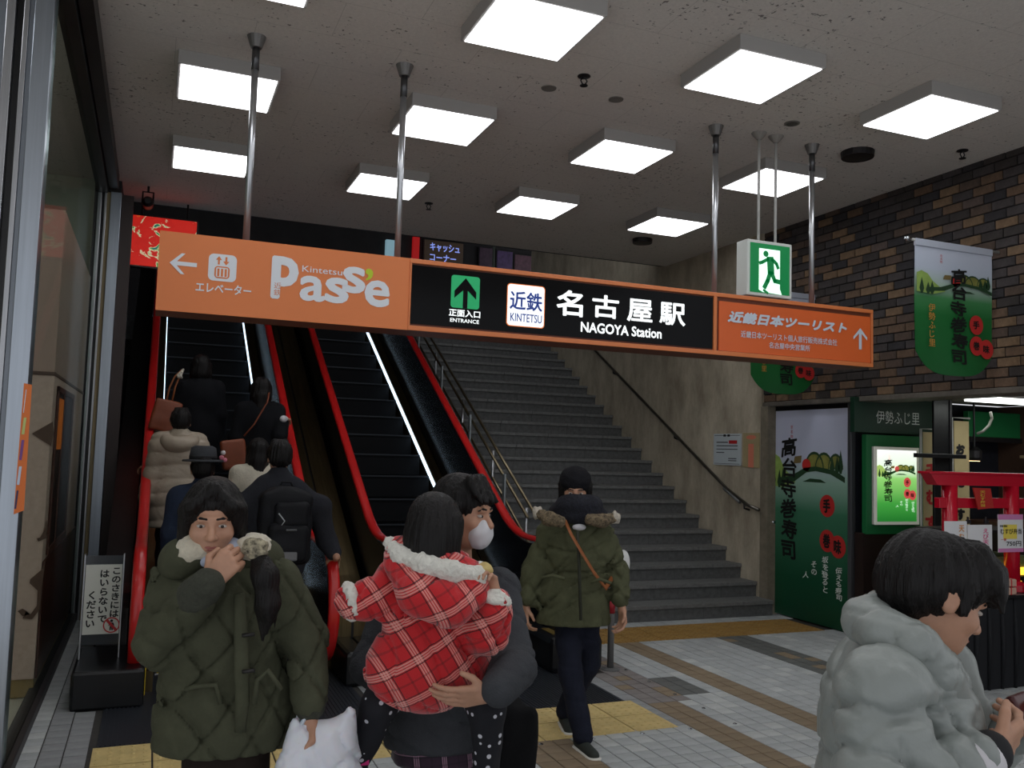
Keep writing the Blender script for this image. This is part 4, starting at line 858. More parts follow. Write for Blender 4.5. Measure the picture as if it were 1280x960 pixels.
# ================================================================ PEOPLE
def atd(x, y, dist):                          # point at a given distance along the view axis
    return CP + (CM.T @ np.array([(x - 640) / F_PX, (y - 480) / F_PX, 1])) * dist
def rotz(a): c, s = math.cos(a), math.sin(a); return np.array([[c, -s, 0], [s, c, 0], [0, 0, 1]])
def rotx(a): c, s = math.cos(a), math.sin(a); return np.array([[1, 0, 0], [0, c, -s], [0, s, c]])
def roty(a): c, s = math.cos(a), math.sin(a); return np.array([[c, 0, s], [0, 1, 0], [-s, 0, c]])
V3 = lambda *p: np.array(p, float)
CORN = np.array([(i, j, k) for i in (0, 1) for j in (0, 1) for k in (0, 1)])
EDGES = [(a, b) for a in range(8) for b in range(a + 1, 8) if np.abs(CORN[a] - CORN[b]).sum() == 1]
class Sdf:
    """smoothly blended tapered limbs and ellipsoids, meshed as one skin"""
    def __init__(s): s.p = []
    def cap(s, a, b, ra, rb=None, k=.02, op=1, R=None, sq=None):
        a = np.array(a, float); b = np.array(b, float); rb = ra if rb is None else rb; r = max(ra, rb)
        m = r * (max(sq) if sq else 1)
        s.p.append((np.minimum(a, b) - m - k, np.maximum(a, b) + m + k, 'c', (a, b, ra, rb, R, sq), k, op)); return s
    def chain(s, pts, rs, k=.02, op=1):
        rs = rs if isinstance(rs, (list, tuple)) else [rs] * len(pts)
        for i in range(len(pts) - 1): s.cap(pts[i], pts[i + 1], rs[i], rs[i + 1], k, op)
        return s
    def ell(s, c, r, k=.02, op=1, R=None):
        c = np.array(c, float); m = max(r); s.p.append((c - m - k, c + m + k, 'e', (c, np.array(r, float), R), k, op)); return s
    def box(s, c, h, r=.01, k=.01, op=1, R=None):
        c = np.array(c, float); m = float(np.linalg.norm(h)) + r; s.p.append((c - m - k, c + m + k, 'b', (c, np.array(h, float), r, R), k, op)); return s
    def mesh(s, res, disp=None, cuts=()):
        adds = [q for q in s.p if q[5] > 0]
        lo = np.min([q[0] for q in adds], 0) - 2 * res; hi = np.max([q[1] for q in adds], 0) + 2 * res
        n = np.ceil((hi - lo) / res).astype(int) + 1; d = np.full(n, .15, np.float32)
        ax = [(lo[i] + res * np.arange(n[i])).astype(np.float32) for i in range(3)]
        for q in s.p:
            i0 = np.clip(np.floor((q[0] - lo) / res).astype(int) - 1, 0, n - 1); i1 = np.clip(np.ceil((q[1] - lo) / res).astype(int) + 2, 1, n)
            if (i1 <= i0).any(): continue
            sl = tuple(slice(i0[i], i1[i]) for i in range(3)); g = [ax[0][sl[0]][:, None, None], ax[1][sl[1]][None, :, None], ax[2][sl[2]][None, None, :]]
            c0 = q[3][0]; X, Y, Z = g[0] - c0[0], g[1] - c0[1], g[2] - c0[2]; R = q[3][4] if q[2] == 'c' else q[3][-1]
            if R is not None: X, Y, Z = X * R[0, 0] + Y * R[1, 0] + Z * R[2, 0], X * R[0, 1] + Y * R[1, 1] + Z * R[2, 1], X * R[0, 2] + Y * R[1, 2] + Z * R[2, 2]
            if q[2] == 'c':
                a, b, ra, rb, R, sq = q[3]; ba = b - a
                if R is not None: ba = R.T @ ba
                f = 1.
                if sq: X, Y, Z = X / sq[0], Y / sq[1], Z / sq[2]; ba = ba / np.array(sq); f = min(sq)
                t = np.clip((X * ba[0] + Y * ba[1] + Z * ba[2]) / max(1e-9, float(ba @ ba)), 0, 1)
                v = (np.sqrt((X - ba[0] * t) ** 2 + (Y - ba[1] * t) ** 2 + (Z - ba[2] * t) ** 2) - (ra + (rb - ra) * t)) * f
            elif q[2] == 'e':
                r = q[3][1]; k0 = np.sqrt((X / r[0]) ** 2 + (Y / r[1]) ** 2 + (Z / r[2]) ** 2); k1 = np.sqrt((X / r[0] ** 2) ** 2 + (Y / r[1] ** 2) ** 2 + (Z / r[2] ** 2) ** 2) + 1e-6; v = k0 * (k0 - 1) / k1
            else:
                h = q[3][1]; r = q[3][2]; A, B_, C_ = np.abs(X) - h[0], np.abs(Y) - h[1], np.abs(Z) - h[2]
                v = np.sqrt(np.maximum(A, 0) ** 2 + np.maximum(B_, 0) ** 2 + np.maximum(C_, 0) ** 2) + np.minimum(np.maximum(A, np.maximum(B_, C_)), 0) - r
            k = q[4]; cur = d[sl]
            if q[5] > 0: hh = np.maximum(k - np.abs(cur - v), 0) / k; d[sl] = np.minimum(cur, v) - hh * hh * k * .25
            else: hh = np.maximum(k - np.abs(cur + v), 0) / k; d[sl] = np.maximum(cur, -v) + hh * hh * k * .25
        if disp is not None: d += disp(ax[0][:, None, None], ax[1][None, :, None], ax[2][None, None, :]).astype(np.float32)
        for pt, nr in cuts: d = np.maximum(d, (ax[0][:, None, None] - pt[0]) * nr[0] + (ax[1][None, :, None] - pt[1]) * nr[1] + (ax[2][None, None, :] - pt[2]) * nr[2])
        d[0] = d[-1] = .1; d[:, 0] = d[:, -1] = .1; d[:, :, 0] = d[:, :, -1] = .1
        sg_ = d < 0; m = n - 1; cnt = np.zeros(m, np.int8)
        for c in CORN: cnt += sg_[c[0]:c[0] + m[0], c[1]:c[1] + m[1], c[2]:c[2] + m[2]]
        mask = (cnt > 0) & (cnt < 8); cells = np.argwhere(mask); idx = np.full(m, -1, np.int64); idx[mask] = np.arange(len(cells))
        acc = np.zeros((len(cells), 3)); num = np.zeros(len(cells)); cv = [d[cells[:, 0] + c[0], cells[:, 1] + c[1], cells[:, 2] + c[2]] for c in CORN]
        for a, b in EDGES:
            x = (cv[a] < 0) != (cv[b] < 0); t = np.where(x, cv[a] / np.where(x, cv[a] - cv[b], 1), 0); acc += x[:, None] * (CORN[a] + t[:, None] * (CORN[b] - CORN[a])); num += x
        V = lo + res * (cells + acc / num[:, None]); F = []
        for axs in range(3):
            sA = [slice(None)] * 3; sB = [slice(None)] * 3; sA[axs] = slice(0, -1); sB[axs] = slice(1, None)
            ch = sg_[tuple(sA)] != sg_[tuple(sB)]; E_ = np.argwhere(ch); o1, o2 = [(1, 2), (2, 0), (0, 1)][axs]
            E_ = E_[(E_[:, o1] > 0) & (E_[:, o2] > 0) & (E_[:, o1] < m[o1]) & (E_[:, o2] < m[o2])]
            u = np.zeros(3, int); u[o1] = 1; w_ = np.zeros(3, int); w_[o2] = 1
            q = [idx[tuple((E_ - a).T)] for a in (u + w_, w_, u * 0, u)]; Q = np.stack(q, 1); inside = sg_[tuple(E_.T)]
            Q[~inside] = Q[~inside][:, ::-1]; F.append(Q)
        F = np.concatenate(F); return V, F[(F >= 0).all(1)]
def mesh_obj(name, parts, m, parent):
    """link one or more skins as one smooth mesh"""
    off = base_of(parent); V = []; F = []; k = 0
    for v, f in parts: V.append(v - off); F.append(f + k); k += len(v)
    V = np.concatenate(V); F = np.concatenate(F); me = bpy.data.meshes.new(name)
    me.vertices.add(len(V)); me.vertices.foreach_set('co', V.astype(np.float32).ravel()); me.loops.add(len(F) * 4); me.loops.foreach_set('vertex_index', F.astype(np.int32).ravel())
    me.polygons.add(len(F)); me.polygons.foreach_set('loop_start', np.arange(0, len(F) * 4, 4, dtype=np.int32)); me.polygons.foreach_set('loop_total', np.full(len(F), 4, np.int32)); me.update(calc_edges=True)
    return new_obj(name, me, parent, m, True)
def folds(amp, fr, seed, stretch=(1, 1, 1)):
    r = np.random.RandomState(seed); D = r.normal(size=(6, 3)); D /= np.linalg.norm(D, axis=1)[:, None]; D = D * np.array(stretch); ph = r.uniform(0, 6, 6); fq = fr * r.uniform(.6, 1.7, 6)
    def f(x, y, z):
        wv = .35 * np.sin(9 * x + 7 * y + 8 * z + ph[0]); o = 0
        for i in range(6): o = o + np.sin(fq[i] * (D[i, 0] * x + D[i, 1] * y + D[i, 2] * z) + ph[i] + wv * 2)
        return amp * o / 3
    return f
def creases(amp, fr, seed, n=7, base=.004, stretch=(1, 1, 1)):
    r = np.random.RandomState(seed); D = r.normal(size=(n, 3)); D /= np.linalg.norm(D, axis=1)[:, None]; D = D * np.array(stretch); ph = r.uniform(0, 6, n); fq = fr * r.uniform(.6, 1.6, n); M_ = r.normal(size=(n, 3)) * 7; g = folds(base, fr * .9, seed + 1)
    def f(x, y, z):
        o = g(x, y, z)
        for i in range(n):
            w_ = 1.6 * np.sin(13 * x * D[i, 1] + 11 * y - 12 * z * D[i, 0] + ph[i]); s_ = np.sin(fq[i] * (D[i, 0] * x + D[i, 1] * y + D[i, 2] * z) + w_ + ph[i])
            mk = np.clip(.6 * np.sin(M_[i, 0] * x + M_[i, 1] * y + M_[i, 2] * z + ph[i] * 2) + .1, 0, 1); o = o + amp * mk * (np.exp(-(s_ / .15) ** 2) - .15)
        return o
    return f
def quilt(amp, pitch, seed=1):
    g = creases(.006, 22, seed)
    def f(x, y, z):
        u = (x * 1.1 + y * .5 + z * .75) / pitch; v = (x * 1.1 + y * .5 - z * .75) / pitch
        a = np.abs(u - np.round(u)); b = np.abs(v - np.round(v)); return amp * (np.exp(-(a / .055) ** 2) + np.exp(-(b / .055) ** 2)) + g(x, y, z)
    return f
def puffs(amp, pitch, seed=1, fa=.004):
    g = creases(fa * 1.6, 28, seed, base=fa * .7)
    def f(x, y, z): return -amp * np.sqrt(np.abs(np.sin(PI * (z + .012 * np.sin(11 * x + seed)) / pitch))) + g(x, y, z) + amp * .5
    return f
def hand(sd, W, F, N, T, s=1.0, curl=(.5, .5, .4), thumb=.5, spread=.03):
    W, F, N, T = [np.array(v, float) for v in (W, F, N, T)]; F /= np.linalg.norm(F); N = N - F * (N @ F); N /= np.linalg.norm(N); T = T - F * (T @ F) - N * (T @ N); T /= np.linalg.norm(T)
    off = [.031, .0105, -.0105, -.030]; ln = [.96, 1.06, 1.0, .8]; kb = [.088, .092, .088, .078]
    sd.cap(W - F * .05 * s, W + F * .02 * s, .026 * s, .024 * s, k=.012)
    for u, l, b in zip(off, ln, kb):
        B = W + (F * b + T * u) * s; sd.cap(W + (F * .008 + T * u * .62) * s, B, .0145 * s, .0118 * s, k=.011); a = 0; p = B
        for L_n, c, r0, r1 in zip((.043, .027, .021), curl, (.0098, .0088, .0078), (.0088, .0078, .0068)):
            a += c; q = p + (F * math.cos(a) + N * math.sin(a) + T * u * spread * 10) * L_n * l * s; sd.cap(p, q, r0 * s, r1 * s, k=.0035); p = q
    p = W + (F * .022 + T * .026) * s; d1 = F * .62 + T * .62 + N * .35; q = p + d1 / np.linalg.norm(d1) * .046 * s; sd.cap(p, q, .0135 * s, .0108 * s, k=.010)
    d2 = F * .8 + T * (.45 - thumb) + N * (.2 + thumb * .6); e = q + d2 / np.linalg.norm(d2) * .034 * s; sd.cap(q, e, .0105 * s, .0085 * s, k=.004)
    return sd
skin = mat('skin', (188, 142, 116), .5, 0, .08, 30); skin.node_tree.nodes['Principled BSDF'].inputs['Subsurface Weight'].default_value = .08; skin.node_tree.nodes['Principled BSDF'].inputs['Subsurface Radius'].default_value = (.02, .008, .004)
hair_m = mat('black hair', (15, 12, 12), .45, 0, .3, 40, .6, 70, spec=.28, stretch=(3, 3, .25)); eye_w = mat('eye white', (188, 180, 172), .3); eye_d = mat('dark iris', (28, 18, 14), .2); lip_m = mat('lips', (160, 92, 84), .5)
def head_skin(c, R, s):
    sd = Sdf(); g = lambda x, y, z: c + R @ V3(x, y, z) * s; r3 = lambda *r: [v * s for v in r]
    sd.ell(g(0, .02, .03), r3(.075, .094, .088), .03, R=R).ell(g(0, -.022, -.03), r3(.063, .07, .086), .03, R=R).ell(g(0, -.042, -.083), r3(.043, .045, .035), .025, R=R)
    sd.cap(g(-.034, -.082, .020), g(.034, -.082, .020), .011 * s, k=.014)
    for x in (-1, 1):
        sd.ell(g(x * .031, -.098, .002), r3(.018, .016, .009), .012, -1, R); sd.ell(g(x * .042, -.06, -.028), r3(.022, .022, .02), .02, R=R)
        sd.ell(g(x * .078, .016, -.008), r3(.010, .021, .031), .008, R=R); sd.ell(g(x * .091, .012, -.004), r3(.008, .012, .019), .006, -1, R)
    sd.cap(g(0, -.09, .002), g(0, -.110, -.030), .008 * s, .0125 * s, k=.010); sd.ell(g(-.012, -.098, -.034), r3(.009, .010, .008), .006, R=R); sd.ell(g(.012, -.098, -.034), r3(.009, .010, .008), .006, R=R)
    sd.ell(g(0, -.089, -.062), r3(.022, .010, .006), .006, R=R); sd.ell(g(0, -.087, -.071), r3(.019, .010, .006), .005, R=R)
    return sd
def face_parts(c, R, s, parent):
    g = lambda x, y, z: c + R @ V3(x, y, z) * s
    for x in (-1, 1):
        mesh_obj('eye', [Sdf().ell(g(x * .031, -.0795, .001), [.0135 * s, .0105 * s, .0058 * s], .002, R=R).mesh(.0026)], eye_w, parent); mesh_obj('iris', [Sdf().ell(g(x * .031, -.0882, .001), [.0058 * s, .003 * s, .0052 * s], .002, R=R).mesh(.002)], eye_d, parent)
        mesh_obj('eyebrow', [Sdf().chain([g(x * .015, -.0925, .024), g(x * .033, -.089, .0265), g(x * .049, -.079, .019)], [.0035 * s, .004 * s, .0025 * s], .004).mesh(.0028)], hair_m, parent)
    mesh_obj('lips', [Sdf().ell(g(0, -.0915, -.0625), [.02 * s, .008 * s, .005 * s], .003, R=R).ell(g(0, -.0895, -.0705), [.017 * s, .008 * s, .005 * s], .003, R=R).mesh(.003)], lip_m, parent)
def hair_cap(c, R, s, style='short', face=True):
    sd = Sdf(); g = lambda x, y, z: c + R @ V3(x, y, z) * s; r3 = lambda *r: [v * s for v in r]
    sd.ell(g(0, .024, .036), r3(.088, .106, .098), .03, R=R).ell(g(0, .062, -.03 if style != 'short' else -.012), r3(.074, .058, .07 if style != 'short' else .058), .03, R=R)
    if style in ('bob', 'long'):
        sd.ell(g(0, .04, -.06), r3(.095, .075, .085), .03, R=R)
        for x in (-1, 1): sd.cap(g(x * .078, .0, .03), g(x * .082, .0, -.10), .026 * s, .02 * s, k=.03)
    if style == 'long': sd.cap(g(0, .06, -.08), g(0, .075, -.22), .075 * s, .06 * s, k=.04)
    if face:
        sd.ell(g(0, -.118, -.045), r3(.068, .075, .098), .02, -1, R)
        if style == 'short':
            for x in (-.05, -.02, .015, .045): sd.cap(g(x * .9, -.03, .115), g(x * 1.15, -.092, .052), .022 * s, .010 * s, k=.014)
            for x in (-1, 1): sd.cap(g(x * .079, -.02, .03), g(x * .077, -.018, -.02), .013 * s, .007 * s, k=.012)
    return sd
def strands(c, R, amp=.0022):
    def f(x, y, z):
        X, Y, Z = x - c[0], y - c[1], z - c[2]; a = np.arctan2(X, Y + .0001); return amp * (np.sin(a * 31 + 14 * Z) + .7 * np.sin(a * 53 - 22 * Z + 1.3) + 1.2 * np.sin(a * 11 + 9 * Z)) * np.minimum(1, np.sqrt(X * X + Y * Y) / .06)
    return f
def std_joints(base, h, th, **ov):
    s = h / 1.70; R = rotz(th); J = {}
    for n, p in dict(pel=(0, 0, .93), chest=(0, 0, 1.24), neck=(0, .015, 1.44), head=(0, -.012, 1.582), sl=(.165, .01, 1.375), sr=(-.165, .01, 1.375), el=(.215, .03, 1.10), er=(-.215, .03, 1.10), wl=(.225, -.05, .87), wr=(-.225, -.05, .87),
                     hl=(.085, 0, .89), hr=(-.085, 0, .89), kl=(.09, -.015, .49), kr=(-.09, -.015, .49), al=(.09, .02, .085), ar=(-.09, .02, .085)).items(): J[n] = np.array(base) + R @ V3(*p) * s
    for n, p in ov.items(): J[n] = np.array(p, float)
    return J
def unit(v): return v / np.linalg.norm(v)
def make_person(label, base, th, h, J, coat, legs, hair='short', head_rot=(0, 0, 0), hands=None, cover=None, hs=1.0, res=.013, shoes=None, fc=True, group=None, name='person', shoe_dir=None):
    """coat: dict(m, hem, cw, cd, hw, hd, arm, disp, collar); hands: dict(l=(F,N,T,kw), r=...)"""
    o = thing(name, label, 'person', base, group); R = rotz(th); s = h / 1.70; RH = rotz(th + head_rot[0]) @ rotx(head_rot[1]) @ roty(head_rot[2]); c = J['head']
    up = unit(J['neck'] - J['pel']); core = Sdf()
    core.cap(J['pel'], J['chest'], .10 * s, .11 * s, .05, R=R, sq=(1, .75, 1)).cap(J['chest'], J['neck'], .09 * s, .055 * s, .05).cap(J['neck'], c + RH @ V3(0, .02, -.07) * hs, .054 * s, .052 * s, .02)
    for a in 'lr':
        core.cap(J['neck'] - up * .05, J['s' + a], .05 * s, .05 * s, .03).cap(J['s' + a], J['e' + a], .042 * s, .036 * s, .02).cap(J['e' + a], J['w' + a], .036 * s, .026 * s, .02)
        core.cap(J['h' + a], J['k' + a], .07 * s, .05 * s, .03).cap(J['k' + a], J['a' + a], .05 * s, .036 * s, .02)
    sk = [core.mesh(max(res, .016)), head_skin(c, RH, hs).cap(J['neck'], c + RH @ V3(0, .02, -.06) * hs, .053 * s, .052 * s, .02).mesh(.0058 if res < .012 else .0085)]
    for a, hd in (hands or {}).items():
        F, N, T_, kw = hd; sk.append(hand(Sdf(), J['w' + a] + unit(np.array(F, float)) * .015, F, N, T_, **kw).mesh(.0042 if res < .012 else .0065))
    body = mesh_obj('body', sk, skin, o)
    if fc: face_parts(c, RH, hs, o)
    if hair: mesh_obj('hair', [hair_cap(c, RH, hs, hair).mesh(.0062 if res < .012 else .009, strands(c, RH))], hair_m, o)
    # coat
    sd = Sdf(); C_ = coat; ch = J['chest']; hp = J['pel']; dn = hp - unit(ch - hp) * .05
    sd.ell(ch + up * .03, [C_['cw'], C_['cd'], .20 * s], .06, R=R); sd.cap(ch, hp, C_['cw'] * .98, C_['hw'], .06, R=R, sq=(1, C_['hd'] / C_['hw'], 1))
    hemp = C_['hem']; sd.cap(hp, np.array([hp[0], hp[1], hemp - .12]), C_['hw'], C_['hw'] * C_.get('flare', 1.06), .05, R=R, sq=(1, C_['hd'] / C_['hw'], 1))
    a1, a2, a3 = C_['arm']; kk = C_.get('k', .03)
    for a in 'lr':
        sd.cap(J['neck'] - up * .03, J['s' + a], .062 * s, a1 * .95, .05); sd.cap(J['s' + a], J['e' + a], a1, a2, kk)
        wv = J['w' + a] - J['e' + a]; sd.cap(J['e' + a], J['w' + a] - unit(wv) * a3 * .8, a2, a3, kk)
    if C_.get('collar'): sd.cap(J['neck'] - up * .02, J['neck'] + up * .035, .078 * s, .07 * s, .03)
    for q in C_.get('subs', []): sd.cap(*q, k=.01, op=-1)
    ct = mesh_obj('coat', [sd.mesh(res, C_.get('disp') or creases(.008, 24, 3), [((0, 0, hemp), (0, 0, -1))])], C_['m'], o)
    # legs
    sd = Sdf(); l1, l2, l3 = legs.get('r', (.088, .066, .056)); sd.cap(J['hl'], J['hr'], l1 * 1.08, None, .04)
    for a in 'lr': sd.cap(J['h' + a], J['k' + a], l1, l2, .03).cap(J['k' + a], J['a' + a] + V3(0, 0, .02), l2, l3, .03)
    tr = mesh_obj('trousers', [sd.mesh(max(res, .011), creases(.007, 30, 8))], legs['m'], o)
    if shoes:
        for i, a in enumerate('lr'):
            A = J['a' + a]; d = R @ V3(0, -1, 0) if shoe_dir is None else unit(np.array(shoe_dir[i], float)); d = np.array(d, float)
            gz = A[2] - .085 * s; q = Sdf(); hl_ = V3(A[0], A[1], gz + .045) - d * .03; q.cap(hl_, hl_ + d * .19 + V3(0, 0, -.014), .037, .033, .02).cap(A, hl_ + V3(0, 0, .02), .043, .04, .02)
            sh_ = mesh_obj('shoe', [q.mesh(.010, None, [(hl_ - V3(0, 0, .035), (0, 0, -1))])], shoes[0], o)
            q = Sdf(); q.cap(hl_ - d * .0 + V3(0, 0, -.032), hl_ + d * .195 + V3(0, 0, -.032), .050, .046, .01, sq=(1, 1, .42)); mesh_obj('sole', [q.mesh(.007)], shoes[1], sh_)
    return o, ct, RH, R
def cloth(n, c, v=.12, b=.25, bs=120, rough=.9, sheen=.0, vs=14): return mat(n, c, rough, 0, v, vs, b, bs, sheen=sheen, spec=.2)
def bag_soft(sd, c, h, R=None): return sd.box(c, h, .03, .02, R=R)
# ---------------------------------------------------------------- woman in a quilted olive coat, front left
DA = 2.80
A = lambda x, y, d=0: atd(x, y, DA + d)
bA = (.20, 2.97, 0); olive = cloth('olive quilted cotton', (74, 76, 60), .16)
JA = std_joints(bA, 1.60, -.04, head=A(266, 650, -.02), neck=A(278, 712, .02), chest=A(281, 775, .02), pel=A(282, 890, .03), sl=A(344, 726, .03), sr=A(216, 726, .03), el=A(383, 800, .03), wl=A(388, 893, -.04), er=A(197, 806, -.08), wr=A(258, 734, -.20), hl=A(303, 905, .05), hr=A(262, 905, .05), kl=A(308, 1080, .05), kr=A(258, 1080, .05))
up_dir = V3(0, 0, 1)
Fh = A(290, 694, -.19) - A(256, 734, -.21)
oA, cA, RH, R = make_person('woman in an olive quilted coat raising one hand to her mouth', bA, -.04, 1.60, JA,
    dict(m=olive, hem=.745, cw=.185, cd=.135, hw=.205, hd=.155, flare=1.10, arm=(.074, .070, .056), disp=quilt(.014, .15), k=.022, subs=[(A(313, 888, -.20), A(335, 975, -.22), .004, .035), (A(313, 888, -.16), A(335, 975, -.16), .004, .035)]), dict(m=cloth('dark brown trousers', (44, 36, 32))), None, (-.05, .16, 0),
    dict(r=(Fh, V3(.55, .55, .35), V3(-.6, .1, .6), dict(curl=(1.0, 1.1, .6), thumb=.5)), l=(V3(.0, -.1, -1), V3(-.8, -.2, 0), V3(-.1, -1, 0), dict(curl=(1.3, 1.3, .9), thumb=.7))), res=.0080, fc=True, shoes=(black, black))
c = JA['head']; g = lambda x, y, z: c + RH @ V3(x, y, z)
sd = hair_cap(c, RH, 1.0, 'bob', False); sd.ell(g(0, -.112, -.055), (.070, .075, .115), .02, -1, RH); sd.cap(g(-.07, -.05, .05), g(-.085, -.02, -.07), .022, .014, .02).cap(g(.07, -.05, .05), g(.085, -.02, -.07), .022, .014, .02)
sd.cap(g(.0, -.06, .112), g(-.06, -.07, .06), .018, .014, .02).cap(g(.0, -.06, .112), g(.06, -.07, .06), .018, .014, .02)
mesh_obj('hair', [sd.mesh(.006, strands(c, RH, .0016))], hair_m, oA)
pts = [A(322, 690, -.12), A(331, 720, -.16), A(335, 755, -.17), A(334, 792, -.165)]; mesh_obj('ponytail', [Sdf().chain(pts, [.022, .034, .030, .006], .03).chain([A(325, 700, -.14), A(326, 760, -.165), A(328, 800, -.16)], [.012, .018, .003], .01).chain([A(330, 705, -.15), A(343, 755, -.155), A(344, 785, -.15)], [.012, .014, .003], .01).mesh(.005, folds(.003, 190, 4, (1, 1, .1)))], hair_m, oA)
leo = mat('leopard print fur', (196, 186, 158), .95, 0, 1, 62, .6, 80, col2=(28, 24, 22)); mesh_obj('scrunchie', [Sdf().ell(A(319, 686, -.13), (.042, .03, .032), .02).mesh(.006, folds(.006, 130, 9))], leo, oA)
fleece = mat('cream fleece', (206, 198, 178), .95, 0, .1, 30, .8, 70, sheen=.5)
def torus_pts(c, rx, ry, tilt, R, a0, a1, n=14):
    return [c + R @ (rotx(tilt) @ V3(rx * math.cos(t), ry * math.sin(t), 0)) for t in np.linspace(a0, a1, n)]
nk = JA['neck'] + V3(0, -.0, .035)
mesh_obj('hood', [Sdf().chain(torus_pts(nk + V3(0, .025, -.005), .130, .112, -.30, R, -.95, PI + .95, 16), [.042] + [.056] * 14 + [.042], .03).mesh(.0085, folds(.004, 30, 5))], olive, oA)
mesh_obj('hood_lining', [Sdf().chain(torus_pts(nk + V3(0, -.008, .018), .108, .092, -.28, R, -1.02, PI + 1.02, 16), [.03] + [.044] * 14 + [.03], .03).mesh(.0075, folds(.0035, 210, 6))], fleece, oA)
mesh_obj('face_mask', [Sdf().chain([g(.078, .0, -.04), g(.066, -.05, -.085), g(.03, -.085, -.105), g(-.01, -.09, -.108)], [.016, .026, .026, .018], .02).mesh(.005, folds(.001, 200, 2))], mat('pale blue mask', (170, 178, 196), .8), oA)
# placket, toggles, pockets, cuffs
fy = lambda x, y: A(x, y, -.125 if y < 800 else -.150)
MB().tube([fy(299, 742), fy(301, 780), fy(302, 830), fy(303, 880), fy(300, 915)], [.012, .016, .017, .016, .012], 8, squash=(1.3, .8)).build('placket', olive, cA, True)
for y in (793, 838): MB().tube([fy(302, y) + V3(0, -.018, 0), fy(318, y - 1) + V3(0, -.01, 0)], .006, 8).build('toggle', mat('dark toggle', (30, 28, 26), .5), cA, True)
for p in ([(232, 862), (245, 858), (270, 856), (276, 880)], [(318, 880), (322, 850), (335, 838), (352, 862)]): MB().tube([A(x, y, -.148) for x, y in p], .008, 8).build('pocket_welt', olive, cA, True)
ribm = mat('ribbed cuff', (58, 60, 50), .9, 0, .3, 90, .5, 120)
mesh_obj('cuff', [Sdf().cap(A(246, 745, -.185), A(259, 731, -.21), .058, .05, .01).mesh(.008, folds(.002, 140, 3))], ribm, cA); mesh_obj('cuff', [Sdf().cap(A(388, 868, -.0), A(388, 884, -.03), .054, .046, .01).mesh(.008, folds(.002, 140, 3))], ribm, cA)
# plastic bag in her hand
pc = A(400, 945, -.05); sd = Sdf(); hb = A(388, 898, -.05)
sd.cap(hb + V3(0, 0, -.02), pc + V3(0, 0, .05), .03, .10, .05, sq=(1, .6, 1)).ell(pc + V3(0, 0, -.10), (.135, .075, .17), .06).cap(A(372, 900, -.05), pc + V3(-.07, 0, .02), .02, .05, .04).cap(A(436, 893, -.04), pc + V3(.06, 0, .0), .02, .06, .04)
bg = thing('plastic_bag', 'crumpled white plastic bag hanging from the olive coated woman\'s hand', 'bag', tuple(pc - V3(0, 0, .3)))
pm = mat('thin white plastic', (226, 228, 236), .35, 0, .05, 6, .5, 14, spec=.5); pm.node_tree.nodes['Principled BSDF'].inputs['Subsurface Weight'].default_value = .2
mesh_obj('bag_body', [sd.mesh(.008, creases(.016, 30, 12, 9, .008))], pm, bg); MB().tube([hb + V3(-.03, 0, -.02), hb + V3(-.01, -.01, .02), hb + V3(.02, 0, -.02)], .008, 8).build('bag_handle', pm, bg, True)
# ---------------------------------------------------------------- man carrying the child
DB = 3.10
B = lambda x, y, d=0: atd(x, y, DB + d)
bB = (1.02, 3.02, 0); char = cloth('charcoal wool', (66, 68, 72), .12, .4, 160)
JB = std_joints(bB, 1.66, 0, head=B(580, 640, .0), neck=B(572, 714, .05), chest=B(562, 785, .06), pel=B(556, 905, .07), sl=B(622, 738, .03), sr=B(500, 744, .05), el=B(643, 822, -.14), wl=B(619, 866, -.40), er=B(462, 832, -.06), wr=B(505, 868, -.22), hl=B(578, 920, .07), hr=B(532, 920, .07))
oB, cB, RH, R = make_person('man in a charcoal jacket and face mask carrying a small child', bB, -.1, 1.66, JB, dict(m=char, hem=.655, cw=.20, cd=.13, hw=.20, hd=.14, flare=1.0, arm=(.078, .062, .052), disp=creases(.012, 18, 21)),
    dict(m=cloth('black trousers', (24, 24, 27))), 'short', (.85, .12, 0), dict(l=(V3(-1, .25, -.12), V3(0, .8, .45), V3(.2, -.3, .9), dict(curl=(.2, .25, .25), thumb=.05))), res=.009, shoes=(black, black))
c = JB['head']; g = lambda x, y, z: c + RH @ V3(x, y, z)
mesh_obj('face_mask', [Sdf().ell(g(0, -.075, -.062), (.058, .042, .055), .01, R=RH).cap(g(.05, -.05, -.04), g(.077, .0, -.02), .006, k=.01).cap(g(-.05, -.05, -.04), g(-.077, .0, -.02), .006, k=.01).mesh(.005, folds(.0012, 220, 2))], mat('white mask', (214, 214, 218), .8), oB)
mesh_obj('collar', [Sdf().chain(torus_pts(JB['neck'] + V3(0, 0, .0), .085, .08, -.2, R, -1.0, PI + 1.0), [.02] + [.028] * 12 + [.02], .02).mesh(.008)], char, oB)
strp = mat('grey striped scarf', (190, 198, 206), .9, 0, 1, 30, 0, col2=(60, 74, 96), stretch=(1, 1, 4)); mesh_obj('scarf', [Sdf().chain([B(560, 712, -.08), B(585, 712, -.12), B(603, 718, -.1)], .028, .02).mesh(.008, folds(.004, 60, 3))], strp, oB)
